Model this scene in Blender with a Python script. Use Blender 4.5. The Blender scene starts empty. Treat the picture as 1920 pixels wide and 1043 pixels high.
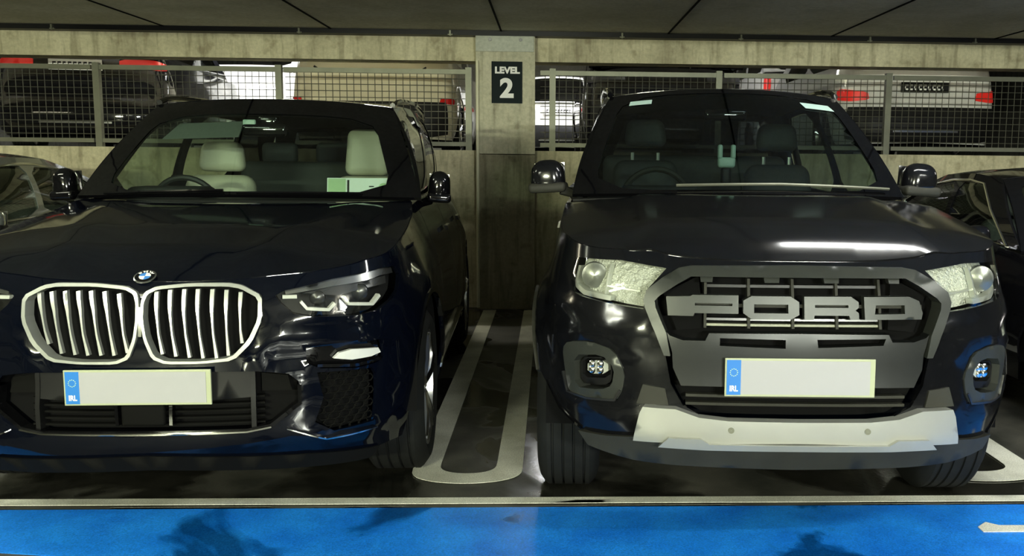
import bpy, bmesh, math, random
import numpy as np
from mathutils import Vector, Matrix
from mathutils.geometry import delaunay_2d_cdt
random.seed(7)
sc = bpy.context.scene
COL = sc.collection
# ---------------------------------------------------------------- camera
FPX, CXP, CYP, CAMH = 1740., 1102., 521.5, 1.47
YAW, PITCH, ROLL = math.atan(-72/FPX), math.atan(221/FPX), .0098
cam_d = bpy.data.cameras.new('camera'); cam = bpy.data.objects.new('camera', cam_d); COL.objects.link(cam); sc.camera = cam
cam_d.sensor_width = 36; cam_d.lens = FPX/1920*36
cam_d.shift_x = -(CXP-960)/1920; cam_d.shift_y = 0
fw = Vector((-math.sin(YAW)*math.cos(PITCH), math.cos(YAW)*math.cos(PITCH), -math.sin(PITCH)))
rt = Vector((math.cos(YAW), math.sin(YAW), 0)); upv = rt.cross(fw)
r2 = math.cos(ROLL)*rt + math.sin(ROLL)*upv; u2 = -math.sin(ROLL)*rt + math.cos(ROLL)*upv
M = Matrix((r2, u2, -fw)).transposed().to_4x4(); M.translation = Vector((0, 0, CAMH)); cam.matrix_world = M
# ---------------------------------------------------------------- world and exposure
w = bpy.data.worlds.new('world'); sc.world = w; w.use_nodes = True
w.node_tree.nodes['Background'].inputs[0].default_value = (.55, .62, .5, 1); w.node_tree.nodes['Background'].inputs[1].default_value = .016
sc.view_settings.view_transform = 'Standard'; sc.view_settings.look = 'None'; sc.view_settings.gamma = 1
sc.view_settings.use_curve_mapping = False; sc.view_settings.exposure = 1.4
LAMP_W = 26.
# x, y, z, strength, colour
LAMPS = [(-3.0, 1.2, 2.45, .75, (.96,1.0,.84)), (3.3, 1.4, 2.45, 1.0, (.97,.98,.95)), (-3.4, 4.0, 2.50, .45, (.96,1.0,.78)), (1.95, 4.1, 2.50, .42, (.97,.98,.95)), (-6.6, 6.3, 2.57, .5, (1.0,.93,.66)), (6.2, 6.0, 2.57, .5, (1.0,.95,.9)),
         (-3.2, -4.8, 2.30, 9.0, (.96,1.0,.72)), (2.6, -4.8, 2.30, 8.5, (.96,1.0,.88)), (-4.9, 12.9, 3.9, 6.0, (.95,.97,1.0)), (.6, 15.5, 3.9, 1.6, (.95,.97,1.0)), (4.2, 11.5, 3.9, 1.3, (.98,.98,1.0)), (-1.8, 10.8, 3.9, .9, (1,.97,.8)), (-6.2, 12., 3.9, .6, (1,.97,.8))]
# ---------------------------------------------------------------- helpers
def link(name, me, mat=None, parent=None):
    o = bpy.data.objects.new(name, me); COL.objects.link(o)
    if mat is not None: me.materials.append(mat)
    if parent is not None: o.parent = parent
    return o
def tag(o, label=None, cat=None, group=None, kind=None):
    if label: o['label'] = label
    if cat: o['category'] = cat
    if group: o['group'] = group
    if kind: o['kind'] = kind
    return o
def empty(name, loc=(0,0,0), rz=0.):
    o = bpy.data.objects.new(name, None); COL.objects.link(o); o.location = loc; o.rotation_euler = (0,0,rz); o.empty_display_size = .2
    return o
def raw(name, V, F, mat=None, parent=None, smooth=False, loc=None):
    me = bpy.data.meshes.new(name); me.from_pydata([tuple(map(float, v)) for v in V], [], [tuple(map(int, f)) for f in F]); me.update()
    if smooth:
        me.polygons.foreach_set('use_smooth', [True]*len(me.polygons))
    o = link(name, me, mat, parent)
    if loc is not None: o.location = loc
    return o
class MB:
    def __init__(s): s.V = []; s.F = []; s.S = []
    def add(s, V, F, sm=False):
        b = len(s.V); s.V += [tuple(map(float, v)) for v in V]; s.F += [tuple(int(i)+b for i in f) for f in F]; s.S += [sm]*len(F); return s
    def box(s, a, b):
        x0,y0,z0 = a; x1,y1,z1 = b
        return s.add([(x0,y0,z0),(x1,y0,z0),(x1,y1,z0),(x0,y1,z0),(x0,y0,z1),(x1,y0,z1),(x1,y1,z1),(x0,y1,z1)],
                     [(0,3,2,1),(4,5,6,7),(0,1,5,4),(1,2,6,5),(2,3,7,6),(3,0,4,7)])
    def tube(s, pts, r, n=8, caps=True):
        pts = [np.array(p, float) for p in pts]; V = []; F = []
        prev = None
        for i, p in enumerate(pts):
            t = pts[min(i+1, len(pts)-1)] - pts[max(i-1, 0)]; t = t/(np.linalg.norm(t)+1e-9)
            if prev is None:
                a = np.array([0,0,1.]) if abs(t[2]) < .9 else np.array([1.,0,0])
                e1 = np.cross(t, a)
            else: e1 = prev - t*prev.dot(t)
            e1 = e1/np.linalg.norm(e1); prev = e1; e2 = np.cross(t, e1)
            rr = r[i] if hasattr(r, '__len__') else r
            for k in range(n):
                a = 2*math.pi*k/n; V.append(p + rr*(math.cos(a)*e1 + math.sin(a)*e2))
        for i in range(len(pts)-1):
            for k in range(n):
                F.append((i*n+k, i*n+(k+1)%n, (i+1)*n+(k+1)%n, (i+1)*n+k))
        if caps: F.append(tuple(range(n-1,-1,-1))); F.append(tuple(range((len(pts)-1)*n, len(pts)*n)))
        return s.add(V, F, True)
    def lathe(s, prof, c, axis='x', n=40, closed=False):
        V = []; F = []; m = len(prof)
        for i in range(n):
            a = 2*math.pi*i/n
            for (h, r) in prof:
                if axis == 'x': V.append((c[0]+h, c[1]+r*math.cos(a), c[2]+r*math.sin(a)))
                elif axis == 'y': V.append((c[0]+r*math.cos(a), c[1]+h, c[2]+r*math.sin(a)))
                else: V.append((c[0]+r*math.cos(a), c[1]+r*math.sin(a), c[2]+h))
        for i in range(n):
            j = (i+1) % n
            for k in range(m if closed else m-1):
                F.append((i*m+k, i*m+(k+1)%m, j*m+(k+1)%m, j*m+k))
        return s.add(V, F, True)
    def prism(s, poly, fn, h0, h1):
        n = len(poly); V = [fn(p, h0) for p in poly] + [fn(p, h1) for p in poly]
        F = [tuple(range(n-1,-1,-1)), tuple(range(n, 2*n))] + [(i, (i+1)%n, n+(i+1)%n, n+i) for i in range(n)]
        return s.add(V, F)
    def build(s, name, mat, parent=None, loc=None, autosmooth=True, bevel=0.):
        me = bpy.data.meshes.new(name); me.from_pydata(s.V, [], s.F); me.update()
        bm = bmesh.new(); bm.from_mesh(me); bmesh.ops.recalc_face_normals(bm, faces=bm.faces)
        if bevel:
            bmesh.ops.bevel(bm, geom=[e for e in bm.edges if len(e.link_faces) == 2 and e.calc_face_angle() > .6], offset=bevel, segments=2, affect='EDGES', profile=.7)
        bm.to_mesh(me); bm.free()
        if any(s.S):
            me.polygons.foreach_set('use_smooth', [True]*len(me.polygons))
            try: me.set_sharp_from_angle(angle=math.radians(38))
            except Exception: pass
        o = link(name, me, mat, parent)
        if loc is not None: o.location = loc
        return o
def rbox(name, mat, parent, c, size, r=.02, rot=(0,0,0), taper=(1,1), seg=4):
    """rounded box; taper scales the top in x and y"""
    bm = bmesh.new(); bmesh.ops.create_cube(bm, size=1)
    for v in bm.verts:
        k = (taper if v.co.z > 0 else (1, 1))
        v.co = Vector((v.co.x*size[0]*k[0], v.co.y*size[1]*k[1], v.co.z*size[2]))
    bmesh.ops.bevel(bm, geom=bm.edges[:], offset=min(r, min(size)*.49), segments=seg, affect='EDGES', profile=.5)
    me = bpy.data.meshes.new(name); bm.to_mesh(me); bm.free()
    me.polygons.foreach_set('use_smooth', [True]*len(me.polygons))
    try: me.set_sharp_from_angle(angle=math.radians(50))
    except Exception: pass
    o = link(name, me, mat, parent); o.location = c; o.rotation_euler = rot
    return o
def inside(pts, loops):
    x = pts[:,0]; y = pts[:,1]; r = np.zeros(len(pts), bool)
    for L in loops:
        L = np.asarray(L); n = len(L)
        for i in range(n):
            x0,y0 = L[i]; x1,y1 = L[(i+1)%n]
            if y0 == y1: continue
            c = ((y0 > y) != (y1 > y)) & (x < (x1-x0)*(y-y0)/(y1-y0)+x0)
            r ^= c
    return r
def densify(L, step, closed=True):
    out = []; n = len(L)
    for i in range(n if closed else n-1):
        a = np.array(L[i], float); b = np.array(L[(i+1)%n], float); d = np.linalg.norm(b-a); k = max(1, int(math.ceil(d/step)))
        for j in range(k): out.append(a+(b-a)*j/k)
    if not closed: out.append(np.array(L[-1], float))
    return [tuple(p) for p in out]
def chaikin(L, n=2, w=.25):
    for _ in range(n):
        o = []
        for i in range(len(L)):
            a = np.array(L[i], float); b = np.array(L[(i+1)%len(L)], float)
            o += [tuple(a*(1-w)+b*w), tuple(a*w+b*(1-w))]
        L = o
    return L
def mir(L): return [(-a, b) for a, b in reversed(L)]
def cdt(loops, step, zoom=(1, 1)):
    P = []; E = []; bd = []
    for L in loops:
        L = densify(L, step); b = len(P); n = len(L); P += L; E += [(b+i, b+(i+1)%n) for i in range(n)]
    A = np.array(P); lo = A.min(0); hi = A.max(0)
    gx = np.arange(lo[0]+step/2, hi[0], step); gy = np.arange(lo[1]+step/2, hi[1], step)
    G = []
    for j, yy in enumerate(gy):
        for xx in gx: G.append((xx+(step*.5 if j % 2 else 0), yy))
    if G:
        G = np.array(G); G = G[inside(G, loops)]
        if len(G):
            keep = np.ones(len(G), bool)
            for c0 in range(0, len(G), 400):
                d = np.linalg.norm(G[c0:c0+400, None, :]-A[None], axis=2).min(1); keep[c0:c0+400] = d > step*.45
            P += [tuple(g) for g in G[keep]]
    r = delaunay_2d_cdt([Vector(p) for p in P], E, [], 0, 1e-6)
    V = np.array([tuple(v) for v in r[0]]); F = np.array([f for f in r[2] if len(f) == 3])
    c = V[F].mean(1); F = F[inside(c, loops)]
    a, b, d = V[F[:,0]], V[F[:,1]], V[F[:,2]]
    ar = (b[:,0]-a[:,0])*(d[:,1]-a[:,1])-(b[:,1]-a[:,1])*(d[:,0]-a[:,0])
    F = F[np.abs(ar) > 1e-9]; ar = ar[np.abs(ar) > 1e-9]
    F[ar < 0] = F[ar < 0][:, ::-1]
    return V, F
def sheet(name, mat, parent, fn, loops, step=.04, off=0., th=.012, round_=0, uvp=False, flip=False):
    """solid skin over the region bounded by the loops (outer first, then holes) of the surface fn(a, b, off)"""
    if round_: loops = [chaikin(L, round_) for L in loops]
    V2, F = cdt(loops, step)
    top = fn(V2[:,0], V2[:,1], off)
    # orient so that faces look along +off
    t2 = fn(V2[:,0], V2[:,1], off+.01); n0 = np.cross(top[F[:,1]]-top[F[:,0]], top[F[:,2]]-top[F[:,0]])
    if ((t2-top)[F[:,0]]*n0).sum() < 0: F = F[:, ::-1]
    n = len(V2); V = list(top); Fs = [tuple(f) for f in F]; nt = len(Fs)
    if th:
        bot = fn(V2[:,0], V2[:,1], off-th); V += list(bot); Fs += [tuple(int(i)+n for i in f[::-1]) for f in F]
        from collections import Counter
        ed = {}
        for f in F:
            for i in range(3):
                a, b = int(f[i]), int(f[(i+1)%3])
                if (b, a) in ed: del ed[(b, a)]
                else: ed[(a, b)] = 1
        m = {}
        for (a, b) in ed:
            for q in (a, b):
                if q not in m:
                    m[q] = len(V); V.append(top[q]); V.append(bot[q])
            Fs.append((m[a], m[a]+1, m[b]+1, m[b]))
    me = bpy.data.meshes.new(name); me.from_pydata([tuple(map(float, v)) for v in V], [], Fs); me.update()
    me.polygons.foreach_set('use_smooth', [True]*(2*nt if th else nt) + [False]*(len(Fs)-(2*nt if th else nt)))
    return link(name, me, mat, parent)
def strip(name, mat, parent, fn, line, wd, off=0., th=.01, step=.03):
    """band of width wd along a polyline lying on a surface"""
    L = np.array(densify(line, step, False)); t = np.gradient(L, axis=0); t /= np.linalg.norm(t, axis=1)[:,None]+1e-9
    nn = np.stack([-t[:,1], t[:,0]], 1); wv = np.interp(np.linspace(0,1,len(L)), np.linspace(0,1,len(wd)), wd)[:,None] if hasattr(wd, '__len__') else wd
    loop = [tuple(p) for p in L+nn*wv/2] + [tuple(p) for p in (L-nn*wv/2)[::-1]]
    return sheet(name, mat, parent, fn, [loop], step=max(step, .02), off=off, th=th)
def text_mesh(name, s, size, bold, mat, parent, fn, depth=.002, sx=1., font_off=0.):
    cu = bpy.data.curves.new('t', 'FONT'); cu.body = s; cu.size = size; cu.offset = bold; cu.align_x = 'CENTER'; cu.align_y = 'CENTER'
    cu.extrude = depth; cu.resolution_u = 6; cu.space_character = 1.0
    o = bpy.data.objects.new('t', cu); COL.objects.link(o); bpy.context.view_layer.update()
    dg = bpy.context.evaluated_depsgraph_get(); me = bpy.data.meshes.new_from_object(o.evaluated_get(dg)); bpy.data.objects.remove(o)
    for v in me.vertices: v.co = Vector(fn(v.co.x*sx, v.co.y, v.co.z))
    me.name = name
    me.materials.clear()
    return link(name, me, mat, parent)
# ---------------------------------------------------------------- materials
def mat_(name):
    m = bpy.data.materials.new(name); m.use_nodes = True; return m, m.node_tree, m.node_tree.nodes['Principled BSDF']
def P(name, col, rough=.5, metal=0., coat=0., spec=.5, noise=0., nscale=8., emit=None, es=0., coat_r=.04):
    m, nt, b = mat_(name)
    b.inputs['Base Color'].default_value = (*col, 1); b.inputs['Roughness'].default_value = rough; b.inputs['Metallic'].default_value = metal
    b.inputs['Coat Weight'].default_value = coat; b.inputs['Coat Roughness'].default_value = coat_r; b.inputs['Specular IOR Level'].default_value = spec
    if emit: b.inputs['Emission Color'].default_value = (*emit, 1); b.inputs['Emission Strength'].default_value = es
    if noise:
        tc = nt.nodes.new('ShaderNodeTexCoord'); n = nt.nodes.new('ShaderNodeTexNoise'); n.inputs['Scale'].default_value = nscale; n.inputs['Detail'].default_value = 5
        mp = nt.nodes.new('ShaderNodeMapRange'); mp.inputs[3].default_value = 1-noise; mp.inputs[4].default_value = 1+noise
        mx = nt.nodes.new('ShaderNodeVectorMath'); mx.operation = 'SCALE'; mx.inputs[0].default_value = col
        nt.links.new(tc.outputs['Object'], n.inputs['Vector']); nt.links.new(n.outputs[0], mp.inputs[0]); nt.links.new(mp.outputs[0], mx.inputs['Scale']); nt.links.new(mx.outputs[0], b.inputs['Base Color'])
    return m
def ramp(nt, src, stops):
    r = nt.nodes.new('ShaderNodeValToRGB'); nt.links.new(src, r.inputs[0])
    while len(r.color_ramp.elements) < len(stops): r.color_ramp.elements.new(.5)
    for e, (p, c) in zip(r.color_ramp.elements, stops): e.position = p; e.color = (*c, 1) if len(c) == 3 else c
    return r.outputs[0]
def noise(nt, scale, detail=5., rough=.55, vec=(1,1,1), dist=0., coord='Object', off=(0,0,0)):
    tc = nt.nodes.new('ShaderNodeTexCoord'); mp = nt.nodes.new('ShaderNodeMapping'); mp.inputs['Scale'].default_value = vec; mp.inputs['Location'].default_value = off
    n = nt.nodes.new('ShaderNodeTexNoise'); n.inputs['Scale'].default_value = scale; n.inputs['Detail'].default_value = detail; n.inputs['Roughness'].default_value = rough; n.inputs['Distortion'].default_value = dist
    nt.links.new(tc.outputs[coord], mp.inputs[0]); nt.links.new(mp.outputs[0], n.inputs['Vector']); return n.outputs[0]
def mixc(nt, f, a, b, typ='MIX'):
    m = nt.nodes.new('ShaderNodeMix'); m.data_type = 'RGBA'; m.blend_type = typ
    for s, i in ((f, 0), (a, 6), (b, 7)):
        if hasattr(s, 'node'): nt.links.new(s, m.inputs[i])
        else: m.inputs[i].default_value = s if i == 0 else (*s, 1)
    return m.outputs[2]
def bump(nt, b, src, strength=.2, dist=.01):
    n = nt.nodes.new('ShaderNodeBump'); n.inputs['Strength'].default_value = strength; n.inputs['Distance'].default_value = dist
    nt.links.new(src, n.inputs['Height']); nt.links.new(n.outputs[0], b.inputs['Normal'])
def concrete(name, c0, c1, c2, streak=True, rough=.75):
    m, nt, b = mat_(name)
    a = ramp(nt, noise(nt, 1.6, 6, .6), [(.32, c0), (.52, c1), (.72, c2)])
    f = ramp(nt, noise(nt, 30, 4, .6), [(.3, (.82,)*3), (.7, (1.08,)*3)])
    c = mixc(nt, 1., a, f, 'MULTIPLY')
    if streak:
        s = ramp(nt, noise(nt, 3.2, 4, .6, vec=(3.5, 3.5, .35)), [(.36, (.55,.53,.5)), (.5, (1,1,1))]); c = mixc(nt, .75, c, s, 'MULTIPLY')
        s2 = ramp(nt, noise(nt, 7., 3, .5, vec=(1,1,1), off=(4,2,1)), [(.30, (.5,.45,.4)), (.42, (1,1,1))]); c = mixc(nt, .6, c, s2, 'MULTIPLY')
    nt.links.new(c, b.inputs['Base Color']); b.inputs['Roughness'].default_value = rough; b.inputs['Specular IOR Level'].default_value = .3
    bump(nt, b, noise(nt, 22, 5, .6), .25, .006)
    return m
def floor_mat(name, base, base2, wet=.5, r_dry=.55, r_wet=.12, wscale=.9):
    m, nt, b = mat_(name)
    w_ = noise(nt, wscale, 4, .55, vec=(1,.8,1), dist=.6)
    a = ramp(nt, noise(nt, 3.5, 6, .6), [(.35, base), (.65, base2)])
    g = ramp(nt, noise(nt, 160, 2, .5), [(.3, (.75,)*3), (.7, (1.25,)*3)]); c = mixc(nt, 1., a, g, 'MULTIPLY')
    k = ramp(nt, w_, [(wet-.03, (1,1,1)), (wet+.03, (.32,.32,.32))]); c = mixc(nt, 1., c, k, 'MULTIPLY')
    nt.links.new(c, b.inputs['Base Color'])
    r = ramp(nt, w_, [(wet-.03, (r_dry,)*3), (wet+.03, (r_wet,)*3)]); nt.links.new(r, b.inputs['Roughness'])
    bump(nt, b, noise(nt, 45, 4, .6), .12, .004)
    return m
def glass_mat(name, tint, refl=1.0, rough=.02):
    """thin pane: clear tinted transmission plus a mirror reflection that grows towards grazing angles, the same from both sides"""
    m = bpy.data.materials.new(name); m.use_nodes = True; nt = m.node_tree; nt.nodes.clear(); N = nt.nodes.new; L = nt.links.new
    o = N('ShaderNodeOutputMaterial'); t = N('ShaderNodeBsdfTransparent'); t.inputs[0].default_value = (*tint, 1)
    g = N('ShaderNodeBsdfGlossy'); g.inputs['Roughness'].default_value = rough; g.inputs['Color'].default_value = (refl,)*3+(1,)
    ge = N('ShaderNodeNewGeometry'); d = N('ShaderNodeVectorMath'); d.operation = 'DOT_PRODUCT'; L(ge.outputs['Incoming'], d.inputs[0]); L(ge.outputs['Normal'], d.inputs[1])
    def mth(op, a, b=None):
        q = N('ShaderNodeMath'); q.operation = op
        for k, v in ((0, a), (1, b)):
            if v is None: continue
            if hasattr(v, 'node'): L(v, q.inputs[k])
            else: q.inputs[k].default_value = v
        return q.outputs[0]
    f = mth('ADD', mth('MULTIPLY', mth('POWER', mth('SUBTRACT', 1., mth('ABSOLUTE', d.outputs['Value'])), 5.), .92), .06)
    x = N('ShaderNodeMixShader')
    L(f, x.inputs[0]); L(t.outputs[0], x.inputs[1]); L(g.outputs[0], x.inputs[2]); L(x.outputs[0], o.inputs[0])
    return m
def paint(name, col, metal=.35, rough=.32, dirt=0., dcol=(.2,.19,.17)):
    m, nt, b = mat_(name); b.inputs['Metallic'].default_value = metal; b.inputs['Coat Weight'].default_value = 1.; b.inputs['Coat Roughness'].default_value = .05; b.inputs['Specular IOR Level'].default_value = 0.
    b.inputs['Roughness'].default_value = rough; b.inputs['Base Color'].default_value = (*col, 1)
    if dirt:
        f = ramp(nt, noise(nt, 2.2, 6, .65), [(.4, (0,)*3), (.75, (dirt,)*3)])
        s = ramp(nt, noise(nt, 60, 3, .6), [(.64, (0,)*3), (.72, (dirt*2.2,)*3)])
        a = nt.nodes.new('ShaderNodeMath'); a.operation = 'ADD'; a.use_clamp = True; nt.links.new(f, a.inputs[0]); nt.links.new(s, a.inputs[1])
        nt.links.new(mixc(nt, a.outputs[0], col, dcol), b.inputs['Base Color'])
        cr = nt.nodes.new('ShaderNodeMapRange'); cr.inputs[3].default_value = .12; cr.inputs[4].default_value = .3; nt.links.new(a.outputs[0], cr.inputs[0]); nt.links.new(cr.outputs[0], b.inputs['Coat Roughness'])
    return m
MT = dict(
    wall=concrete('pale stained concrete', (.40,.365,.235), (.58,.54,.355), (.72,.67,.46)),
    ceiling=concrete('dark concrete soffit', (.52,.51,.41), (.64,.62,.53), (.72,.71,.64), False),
    walldark=concrete('concrete darkened for reflections', (.05,.05,.042), (.07,.07,.058), (.09,.09,.075)),  # surrounding walls darkened so that the car paint reflects dark
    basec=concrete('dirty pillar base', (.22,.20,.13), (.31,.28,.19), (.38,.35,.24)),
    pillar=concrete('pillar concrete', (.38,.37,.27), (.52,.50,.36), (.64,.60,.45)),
    pipe=P('pale painted pipe', (.62,.60,.42), .5),
    plate=concrete('smooth grey concrete', (.44,.45,.37), (.48,.50,.42), (.52,.54,.46), False),
    asphalt=floor_mat('damp asphalt', (.024,.025,.019), (.075,.072,.057), wet=.52),
    blue=floor_mat('blue floor coating', (.006,.17,.72), (.015,.26,.88), wet=.60, r_dry=.38, r_wet=.10, wscale=1.3),
    white_line=floor_mat('worn white floor paint', (.50,.50,.41), (.72,.72,.62), wet=.64, r_dry=.6, r_wet=.3),
    galv=P('galvanised steel', (.17,.175,.13), .5, .6, noise=.25),
    wire=P('galvanised wire', (.13,.13,.10), .5, .5),
    black=P('black plastic', (.006,.006,.006), .5, spec=.25),
    void=P('matt black lining', (.004,.004,.004), .95, spec=.1),
    gblack=P('gloss black', (.0025,.0025,.003), .5, coat=1., spec=0.),
    rubber=P('tyre rubber', (.0085,.009,.008), .8, spec=.2, noise=.3, nscale=25),
    alloy=P('alloy', (.55,.55,.55), .25, 1.),
    darkalloy=P('dark alloy', (.10,.10,.10), .3, .9),
    chrome=P('satin chrome', (.80,.80,.76), .16, 1.),
    kidney=P('bright satin frame', (.58,.60,.55), .30, .6),
    slat=P('aluminium slats', (.60,.62,.57), .3, .6),
    bmw=paint('midnight blue paint', (.0014,.0022,.0055), .0, .45),
    ford=paint('dark graphite paint', (.0036,.0038,.0048), .0, .45, dirt=.05, dcol=(.07,.07,.07)),
    fordgrey=P('matt graphite trim', (.036,.039,.034), .36, .3, noise=.15, nscale=14),
    lip=P('matt black lip', (.004,.004,.0035), .8, spec=.08),
    fordpanel=P('dark graphite trim', (.012,.0135,.0125), .34, .35, noise=.15, nscale=14),
    fordblack=P('textured dark plastic', (.028,.028,.022), .6, spec=.2, noise=.3, nscale=10),
    silver=P('matt silver skid', (.36,.365,.33), .42, .45, noise=.08),
    reflector=P('lamp reflector', (.85,.85,.80), .12, 1.),
    lampwhite=P('frosted lamp inner', (.50,.52,.46), .35, .3),
    drl=P('white light guide', (.60,.61,.58), .25),
    darkcase=P('dark lamp housing', (.05,.05,.055), .3, .6),
    lens=glass_mat('clear lamp lens', (.92,.93,.90)),
    glass=glass_mat('greenish windscreen', (.66,.76,.70)),
    glassdark=glass_mat('tinted windscreen', (.40,.48,.46)),
    sideglass=glass_mat('side glass', (.62,.70,.62)),
    privacy=glass_mat('privacy glass', (.10,.11,.11)),
    cream=P('cream leather', (.60,.57,.44), .5, noise=.05),
    greyleather=P('dark grey upholstery', (.035,.04,.036), .7),
    visor=P('grey green visor', (.10,.12,.10), .8),
    dash=P('dashboard', (.016,.017,.016), .6),
    paper=P('white paper', (.80,.86,.78), .6), papergreen=P('pale green print', (.45,.62,.36), .6), ink=P('black ink', (.02,.02,.02), .5),
    projector=P('dull projector lens', (.30,.31,.28), .3, .7, coat=.5),
    milky=P('milky lamp inner', (.62,.64,.56), .35, .2),
    sticker=P('pale green sticker', (.48,.66,.60), .5),
    platew=P('plate grey', (.34,.34,.35), .5), platey=P('plate rim', (.36,.39,.25), .4), plateb=P('plate blue', (.01,.16,.52), .4),
    white=P('white', (.8,.8,.76), .5), signblack=P('sign black', (.008,.014,.015), .7, spec=.15),
    bmwblue=P('emblem blue', (.05,.22,.62), .3), red=P('red tail lamp', (.50,.012,.01), .2, coat=1.), redlit=P('red lamp', (.7,.02,.015), .3, emit=(1,.03,.02), es=.06),
    wpaint=paint('white paint', (.62,.62,.58), 0, .3), crpaint=paint('cream paint', (.48,.45,.33), 0, .3), slpaint=paint('silver paint', (.42,.45,.42), .8, .25), dkpaint=paint('black paint', (.008,.008,.010), .2, .3),
    lamp=P('tube diffuser', (.9,.9,.9), .5), pale=P('pale green plastic', (.34,.46,.38), .4),
)
_nt = MT['milky'].node_tree; bump(_nt, _nt.nodes['Principled BSDF'], noise(_nt, 38, 3, .7), .9, .03)
def lampmat(col, s):
    m, nt, b = mat_('lit tube'); b.inputs['Emission Color'].default_value = (*col, 1); b.inputs['Emission Strength'].default_value = s; return m
# ---- surface mathematics shared by all car bodies -------------------------
def pchip(xs, ys):
    xs = np.asarray(xs, float); ys = np.asarray(ys, float)
    h = np.diff(xs); d = np.diff(ys) / h
    m = np.zeros(len(xs)); m[0] = d[0]; m[-1] = d[-1]
    for i in range(1, len(xs) - 1):
        if d[i-1] * d[i] > 0:
            w1 = 2*h[i] + h[i-1]; w2 = h[i] + 2*h[i-1]
            m[i] = (w1 + w2) / (w1/d[i-1] + w2/d[i])
    def f(x):
        x = np.clip(np.asarray(x, float), xs[0], xs[-1])
        i = np.clip(np.searchsorted(xs, x) - 1, 0, len(xs) - 2)
        t = (x - xs[i]) / h[i]
        return ((1+2*t)*(1-t)**2*ys[i] + t*(1-t)**2*h[i]*m[i] + t*t*(3-2*t)*ys[i+1] + t*t*(t-1)*h[i]*m[i+1])
    return f

def smooth(t):
    t = np.clip(t, 0, 1); return t*t*(3-2*t)

class Shell:
    """Lower body of a vehicle: one sheet wrapped round the plan outline, (u, z) -> point.
    u runs along the outline from the middle of the front (0) round the side to the middle of the back (U)."""
    def __init__(s, plan, front, side, hood, belt, cowl, flare=None, crease=None):
        P = np.array(plan, float)
        # dense smooth curve through the plan points (Catmull-Rom, mirrored at both ends)
        Q = np.vstack([[-P[1,0], P[1,1]], P, [-P[-2,0], P[-2,1]]])
        pts = []
        for i in range(1, len(Q)-2):
            p0, p1, p2, p3 = Q[i-1], Q[i], Q[i+1], Q[i+2]
            d01 = max(np.linalg.norm(p1-p0)**.5, 1e-4); d12 = max(np.linalg.norm(p2-p1)**.5, 1e-4); d23 = max(np.linalg.norm(p3-p2)**.5, 1e-4)
            t0 = 0; t1 = d01; t2 = t1+d12; t3 = t2+d23
            for t in np.linspace(t1, t2, 24, endpoint=False):
                A1 = (t1-t)/(t1-t0)*p0+(t-t0)/(t1-t0)*p1; A2 = (t2-t)/(t2-t1)*p1+(t-t1)/(t2-t1)*p2; A3 = (t3-t)/(t3-t2)*p2+(t-t2)/(t3-t2)*p3
                B1 = (t2-t)/(t2-t0)*A1+(t-t0)/(t2-t0)*A2; B2 = (t3-t)/(t3-t1)*A2+(t-t1)/(t3-t1)*A3
                pts.append((t2-t)/(t2-t1)*B1+(t-t1)/(t2-t1)*B2)
        pts.append(P[-1]); pts = np.array(pts)
        seg = np.linalg.norm(np.diff(pts, axis=0), axis=1); U = np.concatenate([[0], np.cumsum(seg)])
        s.U = U[-1]; s.us = np.linspace(0, s.U, 900)
        s.px = np.interp(s.us, U, pts[:,0]); s.py = np.interp(s.us, U, pts[:,1])
        tx = np.gradient(s.px); ty = np.gradient(s.py)
        k = np.ones(25)/25
        def sm(a, odd):
            b = np.concatenate([(-a[12:0:-1] if odd else a[12:0:-1]), a, (-a[-2:-14:-1] if odd else a[-2:-14:-1])])
            return np.convolve(b, k, 'valid')
        tx = sm(tx, False); ty = sm(ty, True); l = np.hypot(tx, ty)
        s.nx = ty/l; s.ny = -tx/l
        s.fz = pchip(*zip(*front)); s.sz = pchip(*zip(*side))
        s.H = hood; s.belt = pchip(*zip(*belt)); s.cowl = cowl
        s.flare = flare or []; s.crease = crease
    def u_at(s, y):            # u on the flank at the given distance from the front
        i = np.argmax(s.py > y); return s.us[i]
    def pt(s, u, z, off=0.):
        u = np.asarray(u, float); z = np.asarray(z, float); sg = np.sign(u) + (u == 0); a = np.abs(u)
        x = np.interp(a, s.us, s.px); y = np.interp(a, s.us, s.py)
        nx = np.interp(a, s.us, s.nx); ny = np.interp(a, s.us, s.ny)
        w = smooth((nx - .25)/.7)
        o = s.fz(z)*(1-w) + s.sz(z)*w
        for (fy, fz_, fr, fh) in s.flare:
            r = np.hypot(y-fy, z-fz_); o = o - fh*w*np.exp(-((r-fr)/.07)**2)*(z > -1)
        if s.crease is not None: o = o - s.crease(a, z, w)
        o = o - off
        return np.stack([sg*(x - nx*o), y - ny*o, z + 0*x], -1)
    def T(s, u):               # top edge of the sheet
        a = abs(float(u)); z = 1.0
        yy = float(np.interp(a, s.us, s.py))
        for _ in range(12):
            p = s.pt(a, z); z = .5*z + .5*s.top(float(p[0]), float(p[1]))
        return z
    def top(s, x, y):
        yc = s.cowl(abs(x)); b = float(s.belt(y))
        w = float(smooth((y-(yc-.25))/.3))
        return float(s.H(abs(x), y))*(1-w) + b*w

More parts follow.
